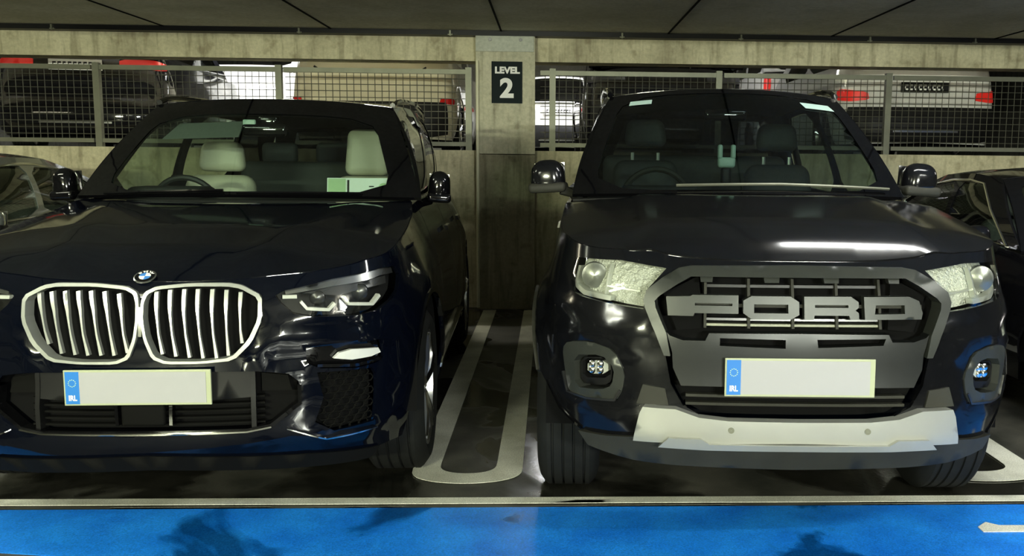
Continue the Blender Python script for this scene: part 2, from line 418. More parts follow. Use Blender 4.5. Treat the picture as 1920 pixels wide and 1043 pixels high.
def patch_pt(c00, c10, c01, c11, bulge=0., nb=None):
    """bilinear quad with a parabolic outward bulge"""
    c00, c10, c01, c11 = map(lambda c: np.array(c, float), (c00, c10, c01, c11))
    n = np.cross(c10-c00, c01-c00); n /= np.linalg.norm(n)
    if nb is not None and n.dot(nb) < 0: n = -n
    def f(a, b, off=0.):
        a = np.asarray(a, float)[..., None]; b = np.asarray(b, float)[..., None]
        p = c00*(1-a)*(1-b)+c10*a*(1-b)+c01*(1-a)*b+c11*a*b
        return p + n*(bulge*4*a*(1-a)*(1-.0*b) + bulge*.6*4*b*(1-b)*(4*a*(1-a))**.5*.5 + off)
    return f

def rail_sheet(lo, hi, bulge, sgn):
    """side of a cabin between two polylines given as functions of t in 0..1"""
    def f(t, v, off=0.):
        t = np.asarray(t, float); v = np.asarray(v, float)
        a = lo(t); b = hi(t); p = a*(1-v[..., None]) + b*v[..., None]
        q = p.copy(); q[..., 0] += sgn*(bulge*4*v*(1-v) + off)
        return q
    return f

BMW = dict(
    plan=[(0,0),(.3,.012),(.5,.045),(.66,.10),(.80,.20),(.90,.34),(.955,.5),(.985,.75),(1.0,1.05),(1.0,2.0),(.995,3.4),(.965,4.2),(.87,4.72),(.6,4.88),(0,4.93)],
    front=[(.15,.16),(.25,.09),(.33,.03),(.42,.0),(.52,.0),(.60,.01),(.72,.015),(.82,.02),(.92,.035),(1.0,.07),(1.06,.12),(1.2,.3)],
    side=[(.15,.10),(.28,.05),(.4,.02),(.55,.0),(.75,.005),(.9,.02),(1.0,.05),(1.1,.085),(1.2,.13),(1.3,.2)],
    belt=[(0,1.08),(1.0,1.22),(1.5,1.25),(2.5,1.26),(3.5,1.29),(4.93,1.31)])
def bmw_hood(x, y):
    base = float(np.interp(y, [0,.12,.3,.6,1.0,1.4,2.0], [.962,1.03,1.105,1.175,1.235,1.285,1.31]))
    cr = -.05*(x/1.0)**2 - .05*(x)**6
    xc = .34 + .28*min(max((y-.1)/1.2,0),1)            # crease running back to the pillar
    ridge = .014*math.exp(-((x-xc)/.09)**2) * min(1, max(0, (y-.1)/.2))
    return base + cr + ridge
def bmw_cowl(x): return 1.28 + .28*x*x
FORD = dict(
    plan=[(0,0),(.35,.01),(.55,.04),(.68,.10),(.79,.19),(.875,.32),(.92,.46),(.945,.65),(.95,.9),(.95,2.0),(.95,3.6),(.94,4.8),(.88,5.2),(.6,5.33),(0,5.36)],
    front=[(.2,.16),(.3,.10),(.42,.03),(.5,.0),(.6,.0),(.72,.01),(.82,.015),(.95,.04),(1.03,.06),(1.1,.10),(1.2,.2),(1.4,.4)],
    side=[(.2,.10),(.4,.04),(.55,.015),(.75,.0),(.9,.01),(1.0,.03),(1.1,.055),(1.2,.075),(1.35,.11),(1.5,.15)],
    belt=[(0,1.13),(1.0,1.23),(1.5,1.26),(2.5,1.25),(3.5,1.27),(5.4,1.3)])
def ford_hood(x, y):
    base = float(np.interp(y, [0,.1,.2,.4,.8,1.15,2.0], [1.065,1.13,1.185,1.245,1.305,1.352,1.37]))
    b = .022*float(smooth((.62-x)/.12))*float(smooth((y-.05)/.3))
    return base - .03*x*x - .10*x**6*.8 + b - .022
def ford_cowl(x): return 1.18 + .22*x*x
def _seg(a, z, P):
    d = np.full(np.shape(a), 9.)
    for (x0, y0), (x1, y1) in zip(P[:-1], P[1:]):
        L = (x1-x0)**2+(y1-y0)**2; t = np.clip(((a-x0)*(x1-x0)+(z-y0)*(y1-y0))/L, 0, 1)
        d = np.minimum(d, np.hypot(a-x0-t*(x1-x0), z-y0-t*(y1-y0)))
    return d
def bmw_crease(a, z, w):
    z = z+0*a; a = a+0*z
    o = 0.
    for P, h, s_ in (([(.452,.671),(.40,.71),(.429,.744),(.514,.762),(.655,.764),(.93,.748)], .016, .022), ([(.429,.744),(.476,.803),(.577,.845),(.75,.84)], .010, .026),
                  ([(.452,.672),(.56,.645),(.631,.669),(.66,.70)], .010, .016), ([(.56,.645),(.595,.60),(.592,.535),(.52,.445)], .005, .018), ([(.60,.385),(.90,.36),(1.0,.42)], .010, .02)):
        o = o + h*np.exp(-(_seg(a, z, P)/s_)**2)
    return o
def ford_crease(a, z, w):
    z = z+0*a; a = a+0*z
    o = 0.
    for P, h, s_ in (([(.56,.87),(.70,.88),(.95,.90),(1.05,.93)], .012, .022), ([(.60,.80),(.70,.835),(.90,.83),(1.02,.78)], .012, .022), ([(.60,.58),(.66,.54),(.90,.54),(1.02,.60)], .010, .025)):
        o = o + h*np.exp(-(_seg(a, z, P)/s_)**2)
    return o
def bmw_shell(): return Shell(BMW['plan'], BMW['front'], BMW['side'], bmw_hood, BMW['belt'], bmw_cowl, flare=[(.90,.40,.47,.012),(3.87,.40,.47,.012)], crease=bmw_crease)
def ford_shell(): return Shell(FORD['plan'], FORD['front'], FORD['side'], ford_hood, FORD['belt'], ford_cowl, flare=[(.90,.42,.48,.035),(4.12,.42,.48,.035)], crease=ford_crease)
BMW_POSE = (-1.525, 3.46, math.radians(1.8))
FORD_POSE = (.888, 3.20, math.radians(-2.3))
def to_world(p, pose):
    x, y, a = pose; c, s_ = math.cos(a), math.sin(a); p = np.asarray(p, float)
    return np.stack([x + p[...,0]*c - p[...,1]*s_, y + p[...,0]*s_ + p[...,1]*c, p[...,2]], -1)
# ================================================================ the hall
def struct(o, label=None): o['kind'] = 'structure'; 
def slab(name, a, b, mat, kind='structure', label=None, cat=None, group=None):
    o = MB().box(a, b).build(name, mat); tag(o, label, cat, group, kind); return o
slab('floor', (-9,-7,-.2), (9,9.2,0), MT['asphalt'])
# blue lane coating: a thin skin on the floor, its near edge runs slantwise
bl = [(-9,3.80),(9,3.80),(9,.6),(4,1.6),(1,2.6),(-1.55,3.30),(-2.2,3.40),(-9,3.75)]
fl = lambda p, h: (p[0], p[1], h)
tag(MB().prism(bl, fl, .0004, .003).build('floor_blue_lane', MT['blue']), kind='structure')
slab('ceiling', (-9,-7,2.68), (9,9.5,2.95), MT['ceiling'])
slab('ceiling.001', (-9,9.5,4.10), (9,24,4.3), MT['ceiling'])
slab('floor.001', (-9,9.4,1.25), (9,24,1.45), MT['asphalt'])
slab('wall_back', (-9,9.2,0), (9,9.4,1.555), MT['wall'])
slab('wall_back.001', (-9,9.2,2.41), (9,9.5,2.68), MT['wall'])
slab('wall_far', (-9,24,1.25), (9,24.2,4.3), MT['ceiling'])
slab('wall_left', (-9.2,-7,-.2), (-9,24,4.3), MT['walldark'])
slab('wall_right', (9,-7,-.2), (9.2,24,4.3), MT['walldark'])
slab('wall_front', (-9,-7.2,-.2), (9,-7,2.95), MT['walldark'])
slab('wall_far.001', (-9,9.5,2.95), (9,9.7,4.1), MT['ceiling'])
# joints between the ceiling planks: thin dark grooves modelled as recessed fillets
for x in (-6.8,-5.2,-3.62,-2.07,-.47,1.12,2.7,4.3,5.9):
    slab('trim_1', (x-.008,-7,2.672), (x+.008,9.2,2.684), MT['void'])
slab('trim_2', (-9,9.05,2.635), (9,9.2,2.68), MT['black'])     # dark tray along the head of the beam
# pillar with its cap plate
pil = empty('concrete_pillar', (-.432, 9.1, 0)); tag(pil, 'square concrete pillar carrying the black level sign', 'pillar')
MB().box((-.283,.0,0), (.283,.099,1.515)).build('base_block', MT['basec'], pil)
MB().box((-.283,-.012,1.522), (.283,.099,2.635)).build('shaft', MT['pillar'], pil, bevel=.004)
MB().box((-.283,-.03,2.49), (.272,-.013,2.635)).build('cap_plate', MT['plate'], pil, bevel=.003)
for x in (-.145,.145): MB().lathe([(-.012,.001),(-.012,.016),(0,.016)], (x,-.03,2.60), 'y', 12).build('bolt', MT['darkalloy'], pil)
dp = MB().tube([(-.70,9.07,.02),(-.70,9.07,2.40)], .016, 10).build('conduit_pipe', MT['pipe']); tag(dp, 'thin upright pipe running down the left edge of the concrete pillar', 'pipe')
dp2 = None
# cable tray clips
for i, x in enumerate((-4.63,-2.36,-.95,.68,1.82,3.07,4.1)):
    o = MB().box((x-.008,9.02,2.625), (x+.008,9.05,2.675)).box((x-.022,9.03,2.632),(x+.022,9.05,2.642)).build('tray_clip', MT['galv'])
    tag(o, 'small bright metal clip on the dark tray under the ceiling', 'clip', 'clips along the tray under the ceiling')
# level sign
sg = empty('level_sign', (-.417, 9.085, 2.2)); tag(sg, 'black sign reading LEVEL 2 fixed to the concrete pillar', 'sign')
MB().box((-.147,-.010,-.195), (.147,.0025,.198)).build('sign_panel', MT['signblack'], sg, bevel=.001)
text_mesh('lettering', 'LEVEL', .083, .0042, MT['white'], sg, lambda x, y, z: (x+.002, -.0125-z, y+.113), .0015, 1.10)
text_mesh('numeral', '2', .245, .010, MT['white'], sg, lambda x, y, z: (x-.002, -.0125-z, y-.062), .0015, 1.05)
# mesh guard panels in the openings
def guard(x0, x1, posts, label):
    r = empty('mesh_guard_panel', (x0, 9.28, 1.555)); tag(r, label, 'guard panel', 'mesh guard panels in the openings of the wall')
    W = x1-x0; z0, z1 = .060, .755
    m = MB(); m.box((.02,-.02,z0-.02), (W-.02,.02,z0+.02)); m.build('bottom_rail', MT['galv'], r)
    m = MB(); m.box((.02,-.02,z1-.02), (W-.02,.02,z1+.025)); m.build('top_rail', MT['galv'], r)
    for px in posts: MB().box((px-x0-.03,-.028,0), (px-x0+.03,.03,.80)).build('post', MT['galv'], r)
    m = MB(); n = int(W/.066)
    for i in range(1, n): xx = i*W/n; m.tube([(xx,.028,z0),(xx,.028,z1)], .0038, 4, False)
    for j in range(1, 11): zz = z0+(z1-z0)*j/11; m.tube([(.02,.034,zz),(W-.02,.034,zz)], .0038, 4, False)
    m.build('wire_mesh', MT['wire'], r)
guard(-6.10,-4.39,(-6.08,), 'mesh guard panel at the far left end of the opening')
guard(-4.36,-2.63,(-4.36,-2.63), 'mesh guard panel above the roof of the blue black car, ending by the cream car')
guard(-2.60,-.76,(-.80,), 'mesh guard panel in front of the cream car, touching the pillar')
guard(-.12,1.66,(.02,1.66), 'mesh guard panel right of the pillar in front of the black car')
guard(1.69,3.36,(3.36,), 'mesh guard panel above the roof of the grey pickup')
guard(3.39,5.20,(5.18,), 'mesh guard panel at the far right in front of the white car')
# floor markings
def marking(loops, label, cat='floor marking', name='floor_marking', mat='white_line', h=.006):
    o = sheet(name, MT[mat], None, lambda a, b, off: np.stack([a, b, off+0*a], 1), loops, step=.25, off=h, th=h-.0035)
    tag(o, label, cat); return o
marking([[(-9,3.855),(9,3.825),(9,3.885),(-9,3.935)]], 'long white line between the blue lane and the parking bays')
def uloop(xa, xb, y0, w, y1, r=.26):
    o = [(xa,y1)]; c = (xa+xb)/2; R = (xb-xa)/2
    o += [(c-R*math.cos(t)*1.0, y0+.20-.20*math.sin(t)**.75) for t in np.linspace(0, math.pi, 19)]; o += [(xb,y1),(xb-w,y1)]
    o += [(c+(R-w)*math.cos(t), y0+.29-.155*math.sin(t)**.6) for t in np.linspace(0, math.pi, 19)]; o += [(xa+w,y1)]
    return [o]
marking(uloop(-.645,-.125,4.09,.125,9.0), 'white round ended bay divider between the blue black car and the grey pickup')
marking(uloop(1.78,2.37,4.09,.13,9.0), 'white round ended bay divider right of the grey pickup')
marking([[(1.745,3.55),(1.80,3.60),(1.84,3.565),(2.5,3.56),(2.5,3.50),(1.745,3.50)]], 'start of a white painted stroke on the blue lane at the right edge')
# ceiling lamps
for i, (x, y, z, k, c) in enumerate(LAMPS):
    hang = (2.68-z if z < 3 else 4.1-z)-.035
    t = empty('tube_lamp', (x, y, z)); L = 1.5
    tl = math.radians(58) if y < 0 else 0
    th = empty('lamp_head', (0,0,0)); th.parent = t; th.rotation_euler = (tl,0,0)
    tag(t, 'long tube lamp on the ceiling', 'ceiling lamp', 'tube lamps on the ceiling')
    MB().box((-L/2-.03,-.07,.03), (L/2+.03,.07,.078)).build('lamp_body', MT['white'], th)
    for sx in (-L/2+.1, L/2-.1): MB().box((sx-.006,-.006,.0), (sx+.006,.006,hang)).build('hanger_rod', MT['galv'], t, loc=(0,-.08*math.sin(tl),.05*math.cos(tl)) if tl else (0,0,.03))
    MB().tube([(-L/2,-.03,.012),(L/2,-.03,.012)], .016, 8).tube([(-L/2,.03,.012),(L/2,.03,.012)], .016, 8).build('tube', lampmat(c, 6*min(k,2)), th)
    ld = bpy.data.lights.new('lamp_light', 'AREA'); ld.shape = 'RECTANGLE'; ld.size = L; ld.size_y = .12; ld.energy = LAMP_W*k; ld.color = c
    lo = bpy.data.objects.new('lamp_light', ld); COL.objects.link(lo); lo.parent = th; lo.location = (0,0,-.02)
    ld = bpy.data.lights.new('lamp_uplight', 'AREA'); ld.shape = 'RECTANGLE'; ld.size = L; ld.size_y = .12; ld.energy = LAMP_W*k*(.8 if hang > .15 else .1); ld.color = c
    lo = bpy.data.objects.new('lamp_uplight', ld); COL.objects.link(lo); lo.parent = th; lo.location = (0,0,.09); lo.rotation_euler = (math.pi,0,0)
# ================================================================ vehicles
def body_loops(sh, zb, wheels, R=.455, zw=.39, holes=(), ztop=-.004, y_end=None):
    """outline of the body sheet in (u, z): top edge, bottom edge with the wheel arches, then the openings"""
    us = np.concatenate([np.linspace(0, 1.6, 40), np.linspace(1.6, sh.U, 46)[1:]])
    top = [(u, sh.T(u)+ztop) for u in us]
    top = [(-u, z) for u, z in top[::-1]] + top[1:]
    zbf = lambda u: float(np.interp(u, *zip(*zb)))
    bot = []
    marks = []
    for yw in wheels:
        pts = []
        for th in np.linspace(0, math.pi, 25):
            y = yw-R*math.cos(th); z = zw+R*math.sin(th); u = sh.u_at(y)
            if z >= zbf(u): pts.append((u, z))
        u0 = sh.u_at(yw-R*.985); u1 = sh.u_at(yw+R*.985)
        marks.append((pts[0][0], pts[-1][0], pts))
    for u in np.linspace(0, sh.U, 80):
        if not any(a-.01 < u < b+.01 for a, b, _ in marks): bot.append((u, zbf(u)))
    for a, b, pts in marks: bot += [(a-1e-4*0, zbf(a))] + pts + [(b, zbf(b))]
    # keep order by u but arcs stay in sequence
    out = []; segs = sorted([(a, pts) for a, b, pts in marks])
    pos = [p for p in bot if not any(a-.01 < p[0] < b+.01 for a, b, _ in marks)]
    i = 0
    for a, pts in segs:
        while i < len(pos) and pos[i][0] < a: out.append(pos[i]); i += 1
        out += pts
    out += pos[i:]
    outline = top + out[::-1] + [(-u, z) for u, z in out[1:]]
    return [outline] + list(holes)
def bonnet(name, sh, mat, parent, yend, th=.02, off=0.):
    ue = None
    us = [u for u in np.linspace(0, 2.4, 90)]
    E = [sh.pt(u, sh.T(u), -.003) for u in us]
    E = [p for p in E if p[1] < yend(abs(p[0]))]
    right = [(p[0], p[1]) for p in E]; xe = right[-1][0]
    rear = [(x, yend(abs(x))) for x in np.linspace(xe, -xe, 25)[1:-1]]
    loop = right + rear + [(-x, y) for x, y in right[::-1]][:-1]
    f = np.vectorize(lambda x, y: sh.top(x, y))
    return sheet(name, mat, parent, lambda x, y, o: np.stack([x, y, f(x, y)+o], 1), [loop], step=.055, off=off-.002, th=th)
def cabin(root, sh, K, glass, frame, paintm, side_glass, rear=True):
    """greenhouse. K: xb, yb, zb base corner of the windscreen; yc, zc its middle; xt, yt, zt top corner; bulge; roof stations [(y, x, z)]; rear base"""
    xb, yb, zb = K['base']; xt, yt, zt = K['top']; bow = K['bow']; crown = K['crown']
    def ws(a, b, off=0.):
        a = np.asarray(a, float); b = np.asarray(b, float); s_ = 2*a-1
        bot = np.stack([s_*xb, yb-bow*(1-s_**2), zb+.02*(1-s_**2)], -1)
        top = np.stack([s_*xt, yt-bow*.35*(1-s_**2), zt+crown*(1-s_**2)], -1)
        p = bot*(1-b[..., None])+top*b[..., None]; n = np.array([0, -(zt-zb), (yt-yb)])/math.hypot(zt-zb, yt-yb); n = np.array([0, -abs(n[1]), abs(n[2])])
        return p + n*(.03*4*b*(1-b)+off)[..., None]
    m = K.get('margin', .055); tm = K.get('topm', .93)
    hole = chaikin([(m,.02),(1-m,.02),(1-m*1.15,tm),(m*1.15,tm)], 2, .12)
    sheet('windscreen', glass, root, ws, [hole], step=.06, off=-.003, th=0)
    sheet('windscreen_frame', frame, root, ws, [[(0,0),(1,0),(1,1),(0,1)], chaikin([(m+.003,.025),(1-m-.003,.025),(1-m*1.15-.003,tm-.005),(m*1.15+.003,tm-.005)], 2, .12)], step=.05, off=.0, th=.02)
    st = np.array(K['roof'], float)           # y, x, z of the roof rail
    st = np.vstack([[yt, xt, zt], st])
    ry = st[:,0]
    def rail(t, sg):
        t = np.asarray(t, float); y = ry[0]+(ry[-1]-ry[0])*t
        return np.stack([sg*np.interp(y, ry, st[:,1]), y, np.interp(y, ry, st[:,2])], -1)
    ye = K['rear_base'][1]
    def belt(t, sg):
        t = np.asarray(t, float); y = yb+(ye-yb)*t
        n_ = int(np.argmax(sh.py > ye+.01)); u = np.interp(y, sh.py[:n_+1], sh.us[:n_+1])
        z = np.array([sh.T(float(a)) for a in np.ravel(u)]).reshape(u.shape)
        p = sh.pt(u, z, -.035); p[..., 0] = np.abs(p[..., 0])*sg; 
        k = smooth(1-t/.12)[..., None]; q = np.stack([sg*xb+0*y, y, zb+0*y], -1)
        return p*(1-k)+q*k
    for sg in (-1, 1):
        f = rail_sheet(lambda t: belt(t, sg), lambda t: rail(t, sg), K.get('sb', .03), sg)
        wins = K['windows']
        for W_ in wins:
            sheet('side_window', side_glass if W_[0] == 'g' else MT['privacy'], root, f, [chaikin(W_[1], 1, .15)], step=.08, off=-.004, th=0)
        sheet('side_frame', K.get('side_mat', frame), root, f, [[(0,0),(1,0),(1,1),(0,1)]]+[chaikin(W_[1], 1, .15) for W_ in wins], step=.06, off=.0, th=.02)
        if K.get('rails'):
            tt = np.linspace(.0, .93, 18); pts = [rail(np.array(t), sg)+np.array([sg*.0, .0, .012+.030*math.sin(math.pi*min(1, max(0, (t)/.93)))**.35]) for t in tt]
            MB().tube(pts, K['rails'], 8).build('roof_rail', K.get('rail_mat', MT['gblack']), root)
        if K.get('chrome'):
            pts = [f(np.array([t]), np.array([v]), .006)[0] for t, v in K['chrome']]
            MB().tube(pts, .009, 6).build('window_trim', MT['chrome'], root)
    def roof(a, t, off=0.):
        a = np.asarray(a, float); t = np.asarray(t, float); s_ = 2*a-1; r = rail(t, 1)
        p = r.copy(); p[..., 0] = s_*r[..., 0]; p[..., 1] -= bow*.35*(1-s_**2)*(1-t)
        p[..., 2] += crown*(1-np.abs(s_)**2.4)+off
        return p
    sheet('roof', paintm, root, roof, [[(0,0),(1,0),(1,1),(0,1)]], step=.06, off=0, th=.02)
    sheet('headliner', MT['greyleather'], root, roof, [[(.03,.02),(.97,.02),(.97,.98),(.03,.98)]], step=.12, off=-.03, th=.01)
    xr, yr, zr = [float(v) for v in belt(np.array([1.]), 1)[0]]
    def rg(a, b, off=0.):
        a = np.asarray(a, float); b = np.asarray(b, float); s_ = 2*a-1; e = rail(np.array(1.), 1)
        bot = np.stack([s_*xr, yr+0*a, zr+0*a], -1); top = np.stack([s_*e[0], e[1]+0*a, e[2]+crown*(1-np.abs(s_)**2.4)], -1)
        p = bot*(1-b[..., None])+top*b[..., None]; p[..., 1] += off; return p
    sheet('rear_window', MT['privacy'], root, rg, [[(.1,.08),(.9,.08),(.86,.85),(.14,.85)]], step=.1, off=.002, th=0)
    sheet('rear_frame', K.get('side_mat', frame), root, rg, [[(0,0),(1,0),(1,1),(0,1)], [(.1,.08),(.9,.08),(.86,.85),(.14,.85)]], step=.1, off=0, th=.01)
    return ws
def wheel(root, x, y, z, R, w_, sg, rimmat, spokes=5, rimR=.25, steer=0.):
    e = w_/2
    prof = [(-e+.03, rimR*.98), (-e+.006, rimR+.03), (-e, (rimR+R)/2), (-e+.01, R-.04), (-e+.03, R-.012), (-e+.045, R)]
    n = 4; a0, a1 = -e+.045, e-.045
    for i in range(n):
        g = a0+(a1-a0)*(i+.5)/n; prof += [(g-.006, R), (g-.004, R-.009), (g+.004, R-.009), (g+.006, R)]
    prof += [(e-.045, R), (e-.03, R-.012), (e-.01, R-.04), (e, (rimR+R)/2), (e-.006, rimR+.03), (e-.03, rimR*.98)]
    t = MB().lathe(prof, (0,0,0), 'x', 56, closed=True).build('wheel', MT['rubber'], root, loc=(x, y, z))
    t.rotation_euler = (0, 0, steer)
    m = MB().lathe([(sg*(e-.012), rimR+.006), (sg*(e-.016), rimR-.012), (sg*(e-.05), rimR-.02), (sg*(e-.12), rimR-.03), (-sg*(e-.03), rimR-.01)], (0,0,0), 'x', 40)
    m.lathe([(sg*(e-.03), .001), (sg*(e-.03), .055), (sg*(e-.07), .07)], (0,0,0), 'x', 24)
    for k in range(spokes):
        a = 2*math.pi*k/spokes+.3
        for dd in (-.07, .07):
            c, s_ = math.cos(a+dd), math.sin(a+dd); c2, s2 = math.cos(a+dd*1.5), math.sin(a+dd*1.5)
            m.tube([(sg*(e-.04), c*.04, s_*.04), (sg*(e-.022), c*.14, s_*.14), (sg*(e-.02), c2*(rimR-.01), s2*(rimR-.01))], [.02,.016,.018], 6)
    m.build('rim', rimmat, t)
    MB().lathe([(sg*(e-.13), .001), (sg*(e-.13), rimR-.05), (sg*(e-.16), rimR-.05)], (0,0,0), 'x', 30).build('brake_disc', MT['darkalloy'], t)
def underbody(root, W, L, wheels, R=.47, zlow=.26, ztop=.72, zw=.39, tw=.30, zf=.95):
    m = MB(); xi = W-tw
    y0 = .32; 
    m.box((-xi+.02, y0, zlow), (xi-.02, L-.3, ztop))
    ys = [y0+.0]+sum([[a-R, a+R] for a in wheels], [])+[L-.3]
    for i in range(0, len(ys), 2):
        if ys[i+1]-ys[i] > .05: m.box((-W+(.34 if i == 0 else .10), ys[i]+(.08 if i == 0 else 0), zlow+(.04 if i == 0 else 0)), (W-(.34 if i == 0 else .10), ys[i+1], ztop))
    m.build('underbody', MT['void'], root)
    for yw in wheels:
        for sg in (-1, 1):
            V = []; F = []; n = 20
            for i in range(n+1):
                a = math.pi*i/n
                for xx in (sg*(W-.03), sg*xi): V.append((xx, yw-R*math.cos(a), zw-.12*0+R*math.sin(a)))
            for i in range(n): F.append((2*i, 2*i+1, 2*i+3, 2*i+2))
            raw('wheel_arch_liner', V, F, MT['void'], root, True)
def plate(root, fn_y, zc, w_=.52, h=.12, tilt=0., yaw=0., x=0., y=0.):
    e = MB().box((-w_/2-.006,-.012,-h/2-.006), (w_/2+.006,-.002,h/2+.006)).build('number_plate', MT['platey'], root, loc=(x, y, zc), bevel=.002)
    e.rotation_euler = (tilt, 0, yaw)
    tag(e, 'front number plate, plain pale grey with a blue band')
    MB().box((-w_/2+.05,-.0135,-h/2+.002), (w_/2-.012,-.0118,h/2-.002)).build('plate_face', MT['platew'], e)
    b = MB().box((-w_/2,-.0138,-h/2), (-w_/2+.05,-.0120,h/2)).build('plate_band', MT['plateb'], e)
    return e
def bandtext(pl, w_=.52, h=.12):
    text_mesh('country_letters', 'IRL', .028, .001, MT['white'], pl, lambda x, y, z: (-w_/2+.025+x*.8, -.0145-z*.2, -h/2+.022+y), .001)
    m = MB()
    for k in range(12):
        a = 2*math.pi*k/12; m.box((-w_/2+.025+.013*math.cos(a)-.0016, -.0146, .018+.013*math.sin(a)-.0016), (-w_/2+.025+.013*math.cos(a)+.0016, -.0136, .018+.013*math.sin(a)+.0016))
    m.build('star_ring', MT['papergreen'], pl)
def mirror(root, x, y, z, sg, size, mat, capmat, arm=.12):
    r = rbox('mirror_housing', mat, root, (x, y, z), size, r=min(size)*.42, rot=(0, sg*.06, sg*.12), taper=(.86,.9), seg=5)
    rbox('mirror_base_band', capmat, r, (0, .0, -size[2]*.34), (size[0]*1.01, size[1]*1.02, size[2]*.30), r=.02)
    MB().tube([(-sg*size[0]*.35, 0, -size[2]*.42), (-sg*(size[0]*.5+arm*.5), .02, -size[2]*.55), (-sg*(size[0]*.5+arm), .05, -size[2]*.75)], [.028,.024,.03], 8).build('mirror_arm', capmat, r)
    MB().box((-size[0]*.42, size[1]*.5, -size[2]*.38), (size[0]*.42, size[1]*.5+.004, size[2]*.4)).build('mirror_glass', MT['chrome'], r)
def seat(root, x, y, z, mat, w_=.50, h=.58, head='wide', hw=.28, hh=.20):
    s_ = rbox('seat', mat, root, (x, y-.22, z-.33), (w_, .52, .16), r=.06)
    rbox('seat_back', mat, s_, (0, .30, .36), (w_, .16, h), r=.07, rot=(-.22,0,0), taper=(.78,.9))
    hz = .36+h/2+hh/2+.015
    rbox('headrest', mat, s_, (0, .30+.10, hz), (hw, .11, hh), r=.05, rot=(-.1,0,0), taper=(.84,1))
    return s_, hz
def dashboard(root, x, y, z, W, mat, d=.55):
    rbox('dashboard', mat, root, (0, y+d/2, z-.12), (2*W, d, .24), r=.06)
def steering(root, x, y, z, R, mat):
    pts = [(R*math.cos(a), -.22*R*math.sin(a), R*math.sin(a)) for a in np.linspace(0, 2*math.pi, 33)]
    o = MB().tube(pts, .017, 8, False).build('steering_wheel', mat, root, loc=(x, y, z))
    rbox('wheel_hub', mat, o, (0, .02, 0), (.2,.06,.12), r=.03)
    MB().tube([(-R,0,0),(R,0,0)], .014, 6).tube([(0,.0,0),(0,.22*R,-R)], .014, 6).build('wheel_spokes', mat, o)

# ---------------------------------------------------------------- dark blue SUV with the double kidney grille
def inv_w(p, pose):
    x, y, a = pose; c, s_ = math.cos(-a), math.sin(-a); dx, dy = p[0]-x, p[1]-y
    return (dx*c-dy*s_, dx*s_+dy*c, p[2])
KID = {-1: [[(-0.389, 0.957), (-0.371, 0.886), (-0.357, 0.819), (-0.343, 0.769)], [(-0.341, 0.963), (-0.323, 0.895), (-0.307, 0.803), (-0.295, 0.734)], [(-0.289, 0.966), (-0.272, 0.895), (-0.258, 0.804), (-0.244, 0.73)], [(-0.238, 0.966), (-0.223, 0.896), (-0.212, 0.804), (-0.196, 0.728)], [(-0.19, 0.967), (-0.174, 0.896), (-0.162, 0.804), (-0.148, 0.728)], [(-0.139, 0.965), (-0.125, 0.896), (-0.112, 0.805), (-0.1, 0.728)], [(-0.084, 0.957), (-0.073, 0.896), (-0.064, 0.805), (-0.051, 0.738)]],
       1: [[(0.053, 0.965), (0.056, 0.896), (0.064, 0.804), (0.076, 0.732)], [(0.102, 0.971), (0.105, 0.896), (0.113, 0.804), (0.125, 0.723)], [(0.154, 0.973), (0.155, 0.896), (0.162, 0.803), (0.174, 0.718)], [(0.204, 0.973), (0.205, 0.895), (0.212, 0.803), (0.223, 0.715)], [(0.258, 0.972), (0.257, 0.895), (0.262, 0.802), (0.272, 0.714)], [(0.31, 0.969), (0.309, 0.894), (0.311, 0.801), (0.315, 0.723)], [(0.363, 0.96), (0.36, 0.893), (0.361, 0.817), (0.366, 0.769)]]}
